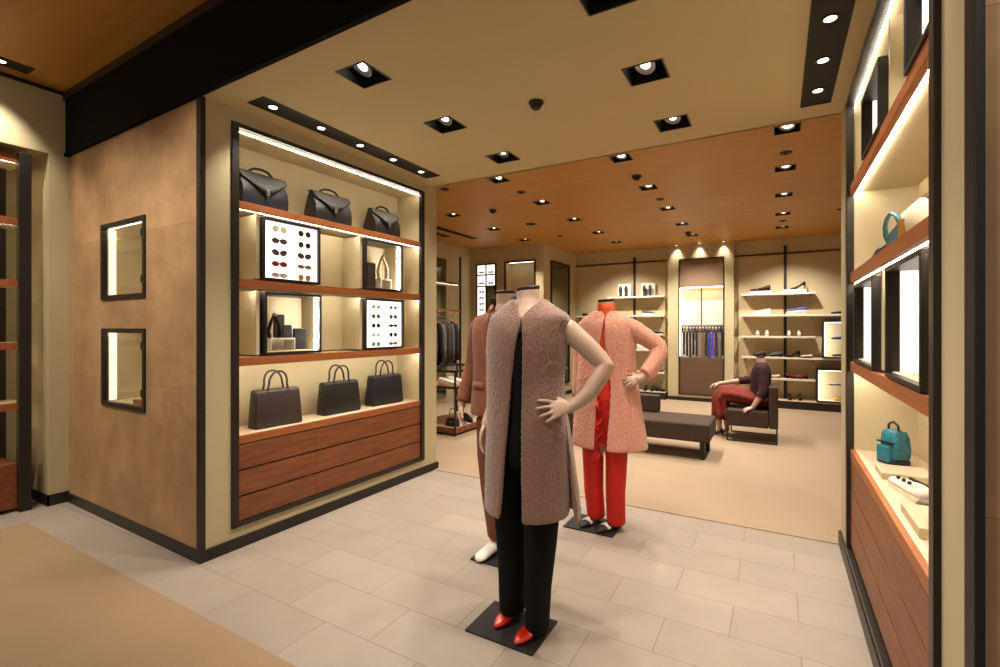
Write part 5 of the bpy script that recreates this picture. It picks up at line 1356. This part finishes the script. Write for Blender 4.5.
# ------------------------------------------------------------------ low rack with shoes and a bag
t = thing('shoe_rack', 'low dark metal rack with a wooden bottom tray beside the brown suit', 'rack', (-3.90, 5.55, 0))
m = MB()
for x in (-0.35, 0.335):
    for y in (-0.52, 0.50):
        MB().box(x, x+0.02, y, y+0.02, 0.0065, 0.845).build('post', M['dark'], t)
fr = MB()
for z in (0.815, 0.605):
    fr.box(-0.35, 0.355, -0.52, -0.50, z, z+0.03).box(-0.35, 0.355, 0.50, 0.52, z, z+0.03).box(-0.35, -0.33, -0.50, 0.50, z, z+0.03).box(0.335, 0.355, -0.50, 0.50, z, z+0.03)
fr.build('rails', M['dark'], t)
MB().box(-0.33, 0.335, -0.50, 0.50, 0.826, 0.834).build('glass_top', M['glass'], t)
MB().box(-0.33, 0.335, -0.50, 0.50, 0.610, 0.632).build('middle_shelf', M['woodlip'], t)
MB().box(-0.345, 0.35, -0.515, 0.515, 0.035, 0.105).build('tray', M['wood'], t, bevel=0.002)
MB().box(-0.335, 0.34, -0.505, 0.505, 0.105, 0.112).build('tray_top', M['stone'], t)
MB().box(-0.32, 0.32, -0.48, 0.48, 0.0065, 0.035).build('toe_kick', M['black'], t)
shoe('white low shoe on the middle shelf of the low rack', (-3.74, 5.16, 0.633), 0.2, 0.28, M['white'], 'sneaker', sole=M['white'])
shoe('second white shoe farther back on the middle shelf of the rack', (-3.70, 5.32, 0.633), 0.2, 0.28, M['white'], 'sneaker', sole=M['white'])
def small_bag(label, loc, rz, w, d, h, material, handle_h, hm=None, name='handbag'):
    b = thing(name, label, 'bag', loc, rz)
    MB().loft([ring(z, 0, 0, w/2*k, d/2*q, 24, 0.6) for z, k, q in ((0, 0.97, 0.95), (0.01, 1.0, 1.0), (h*0.5, 0.97, 0.9), (h*0.92, 0.9, 0.55), (h, 0.86, 0.42))]).build('body', material, b, smooth='angle')
    MB().tube([(-w*0.25, 0, h-0.01), (-w*0.24, 0, h+handle_h*0.6), (-w*0.12, 0, h+handle_h), (w*0.12, 0, h+handle_h), (w*0.24, 0, h+handle_h*0.6), (w*0.25, 0, h-0.01)], 0.006, 8).build('handle', hm or material, b, smooth=True)
    MB().box(-0.02, 0.02, -d*0.46, -d*0.38, h*0.55, h*0.68).build('clasp', M['gold'], b, bevel=0.002)
    return b
small_bag('black handbag with a thin upright handle on the rack tray', (-3.66, 5.13, 0.1125), 0.0, 0.20, 0.10, 0.10, M['greyhide'], 0.13)
shoe('black ankle shoe behind the handbag on the rack tray', (-3.66, 5.50, 0.1125), -0.6, 0.26, M['greyhide'], 'sneaker')

# ------------------------------------------------------------------ bench and armchair
t = thing('bench', 'dark brown upholstered long bench behind the pink coat', 'bench', (-1.42, 5.68, 0.006))
MB().box(-0.82, 0.82, -0.31, 0.31, 0.19, 0.385).build('seat', M['sofa'], t, bevel=0.022, seg=3)
MB().box(-0.78, 0.21, 0.175, 0.305, 0.3855, 0.585).build('back_cushion', M['sofa'], t, bevel=0.018, seg=3)
for x in (-0.74, 0.74):
    for y in (-0.22, 0.20):
        MB().box(x-0.025, x+0.025, y-0.025, y+0.025, 0, 0.192).build('leg', M['dark'], t, bevel=0.003)
t = thing('armchair', 'low dark brown armchair without armrests under the seated mannequin', 'armchair', (-0.265, 6.84, 0.006))
MB().box(-0.275, 0.179, -0.31, 0.31, 0.185, 0.384).build('seat', M['sofa'], t, bevel=0.018, seg=3)
MB().box(0.181, 0.278, -0.31, 0.31, 0.185, 0.685).build('backrest', M['sofa'], t, bevel=0.020, seg=3)
for y in (-0.30, 0.28):
    m = MB()
    m.box(-0.272, -0.256, y, y+0.018, 0.0, 0.20).box(0.256, 0.272, y, y+0.018, 0.0, 0.20).box(-0.256, 0.256, y, y+0.018, 0.0, 0.014)
    m.build('leg', M['dark'], t)

# ------------------------------------------------------------------ right wall: bags, shoes and risers
def backpack(label, loc, rz):
    b = thing('backpack', label, 'bag', loc, rz)
    w, d, h = 0.104, 0.080, 0.170
    MB().loft([ring(z, 0, 0, w/2*k, d/2*k, 24, 0.55) for z, k in ((0, 0.93), (0.008, 1.0), (h*0.6, 0.98), (h*0.85, 0.92), (h*0.97, 0.76), (h, 0.6))]).build('body', M['teal'], b, smooth='angle')
    MB().box(-w*0.36, w*0.36, -d/2-0.022, -d/2+0.006, 0.012, h*0.55).build('front_pocket', M['teal'], b, bevel=0.008, seg=3)
    MB().box(-w*0.42, w*0.42, -d/2-0.012, -d/2+0.004, h*0.62, h*0.66).build('zip', M['navy'], b)
    MB().tube([(-0.03, 0, h-0.01), (-0.028, 0, h+0.025), (0, 0, h+0.042), (0.028, 0, h+0.025), (0.03, 0, h-0.01)], 0.006, 8).build('handle', M['navy'], b, smooth=True)
    for sx in (-1, 1):
        MB().tube([(sx*0.028, d*0.42, h*0.96), (sx*0.036, d*0.56, h*0.75), (sx*0.040, d*0.60, h*0.45), (sx*0.038, d*0.56, h*0.2), (sx*0.034, d*0.46, 0.02)], 0.010, 8, flat=0.4).build('strap', M['teal'], b, smooth=True)
    MB().box(-w/2-0.003, w/2+0.003, -d*0.52, d*0.52, 0.0, 0.028).build('base', M['navy'], b, bevel=0.004)
ZT = 0.7055
backpack('small teal backpack with a dark handle on the right-wall worktop', (0.515, 3.13, ZT), -1.0)
def flat_block(label, x0, x1, y0, y1, h):
    t = thing('display_riser', label, 'display riser', ((x0+x1)/2, (y0+y1)/2, ZT))
    MB().box(-(x1-x0)/2, (x1-x0)/2, -(y1-y0)/2, (y1-y0)/2, 0, h-0.004).build('block', M['wall'], t, bevel=0.001)
    MB().box(-(x1-x0)/2, (x1-x0)/2, -(y1-y0)/2, (y1-y0)/2, h-0.004, h).build('top_plate', M['stone'], t, bevel=0.001)
flat_block('pale flat block on the right-wall worktop next to the teal backpack', 0.415, 0.60, 2.775, 2.96, 0.030)
flat_block('pale flat block on the right-wall worktop nearest the dark frame post', 0.405, 0.62, 2.06, 2.33, 0.034)
def studded(label, loc, rz, L):
    o = shoe(label, loc, rz, L, M['white'], 'flat', sole=M['cream'])
    for k in range(7):
        f = k/6
        MB().ball((L*(0.20-0.52*f), -0.15*L*0.62, 0.044+0.012*f), 0.008, n=8).build('stud', M['black'], o, smooth=True)
        if k % 2: MB().ball((L*(0.20-0.52*f), 0.15*L*0.55, 0.050+0.012*f), 0.008, n=8).build('stud', M['black'], o, smooth=True)
studded('white flat shoe with black studs beside the teal backpack', (0.480, 2.605, ZT), math.radians(100), 0.30)
shoe('dark olive flat shoe on the right-wall worktop before the nearest block', (0.555, 2.395, ZT), math.radians(168), 0.18, M['olive'], 'flat', sole=M['olive'])
ZS2 = 1.705
def studded_bag(label, loc, rz):
    b = thing('handbag', label, 'bag', loc, rz)
    L, h = 0.50, 0.17
    def rg(x, k, w): return [(x, w*math.cos(a), h*k*(0.5+0.5*math.sin(a))) for a in [2*PI*q/16 for q in range(16)]]
    MB().loft([rg(-L/2, 0.35, 0.035), rg(-L*0.40, 0.72, 0.055), rg(-L*0.1, 1.0, 0.065), rg(L*0.25, 1.0, 0.065), rg(L*0.45, 0.8, 0.055), rg(L/2, 0.5, 0.03)]).build('body', M['cream'], b, smooth=True)
    MB().loft([[(x, y, z) for x, z in ((-L*0.46, 0.004), (-L*0.30, 0.085), (0.0, 0.095), (0.08, 0.06), (0.10, 0.004))] for y in (-0.072, -0.052)]).build('side_panel', M['teal'], b, bevel=0.004)
    tr = MB().tube([(-L*0.40, 0, h*0.74), (-L*0.1, 0, h*1.0), (L*0.25, 0, h*1.0), (L*0.45, 0, h*0.8)], 0.018, 8, flat=0.6).build('suede_trim', mat('pink_suede', '#9a7468', '#a98276', rough=0.9), b, smooth=True)
    for k in range(10):
        f = k/9
        MB().ball((-L*0.38+L*0.8*f, -0.016, h*(0.78+0.24*math.sin(PI*min(1, f*1.15+0.1)*0.9))), 0.006, n=6).build('stud', M['black'], tr, smooth=True)
    MB().tube([(-L*0.46, -0.055, h*0.30), (-L*0.44, -0.070, h*0.52), (-L*0.36, -0.078, h*0.72), (-L*0.24, -0.080, h*0.86), (-L*0.12, -0.078, h*0.90), (-L*0.02, -0.072, h*0.80), (0.03, -0.066, h*0.60)], 0.010, 8, flat=0.5).build('strap', M['teal'], b, smooth=True)
    MB().box(L*0.16, L*0.19, -0.082, -0.060, 0.01, 0.10).build('buckle', M['gold'], b, bevel=0.003)
    return b
studded_bag('cream and teal handbag with a studded trim on the lit right-wall shelf', (0.475, 2.40, ZS2), -PI/2)
def pouch(label, loc, rz):
    b = thing('pouch', label, 'bag', loc, rz)
    L = 0.30
    def rg(x, hh, w): return [(x, w*math.cos(a), hh*(0.5+0.5*math.sin(a))) for a in [2*PI*q/14 for q in range(14)]]
    MB().loft([rg(-L/2, 0.03, 0.03), rg(-L*0.38, 0.065, 0.05), rg(0, 0.085, 0.055), rg(L*0.36, 0.075, 0.05), rg(L/2, 0.04, 0.03)]).build('body', M['teal'], b, smooth=True)
    MB().tube([(-L*0.36, 0, 0.068), (0, 0, 0.088), (L*0.34, 0, 0.077)], 0.005, 6).build('zip', M['navy'], b, smooth=True)
    MB().tube([(L*0.36, -0.02, 0.07), (L*0.5, -0.06, 0.04), (L*0.40, -0.075, 0.012), (L*0.2, -0.07, 0.012)], 0.006, 6).build('wrist_strap', M['navy'], b, smooth=True)
pouch('low teal leather pouch at the far end of the lit right-wall shelf', (0.455, 2.87, ZS2), -PI/2)
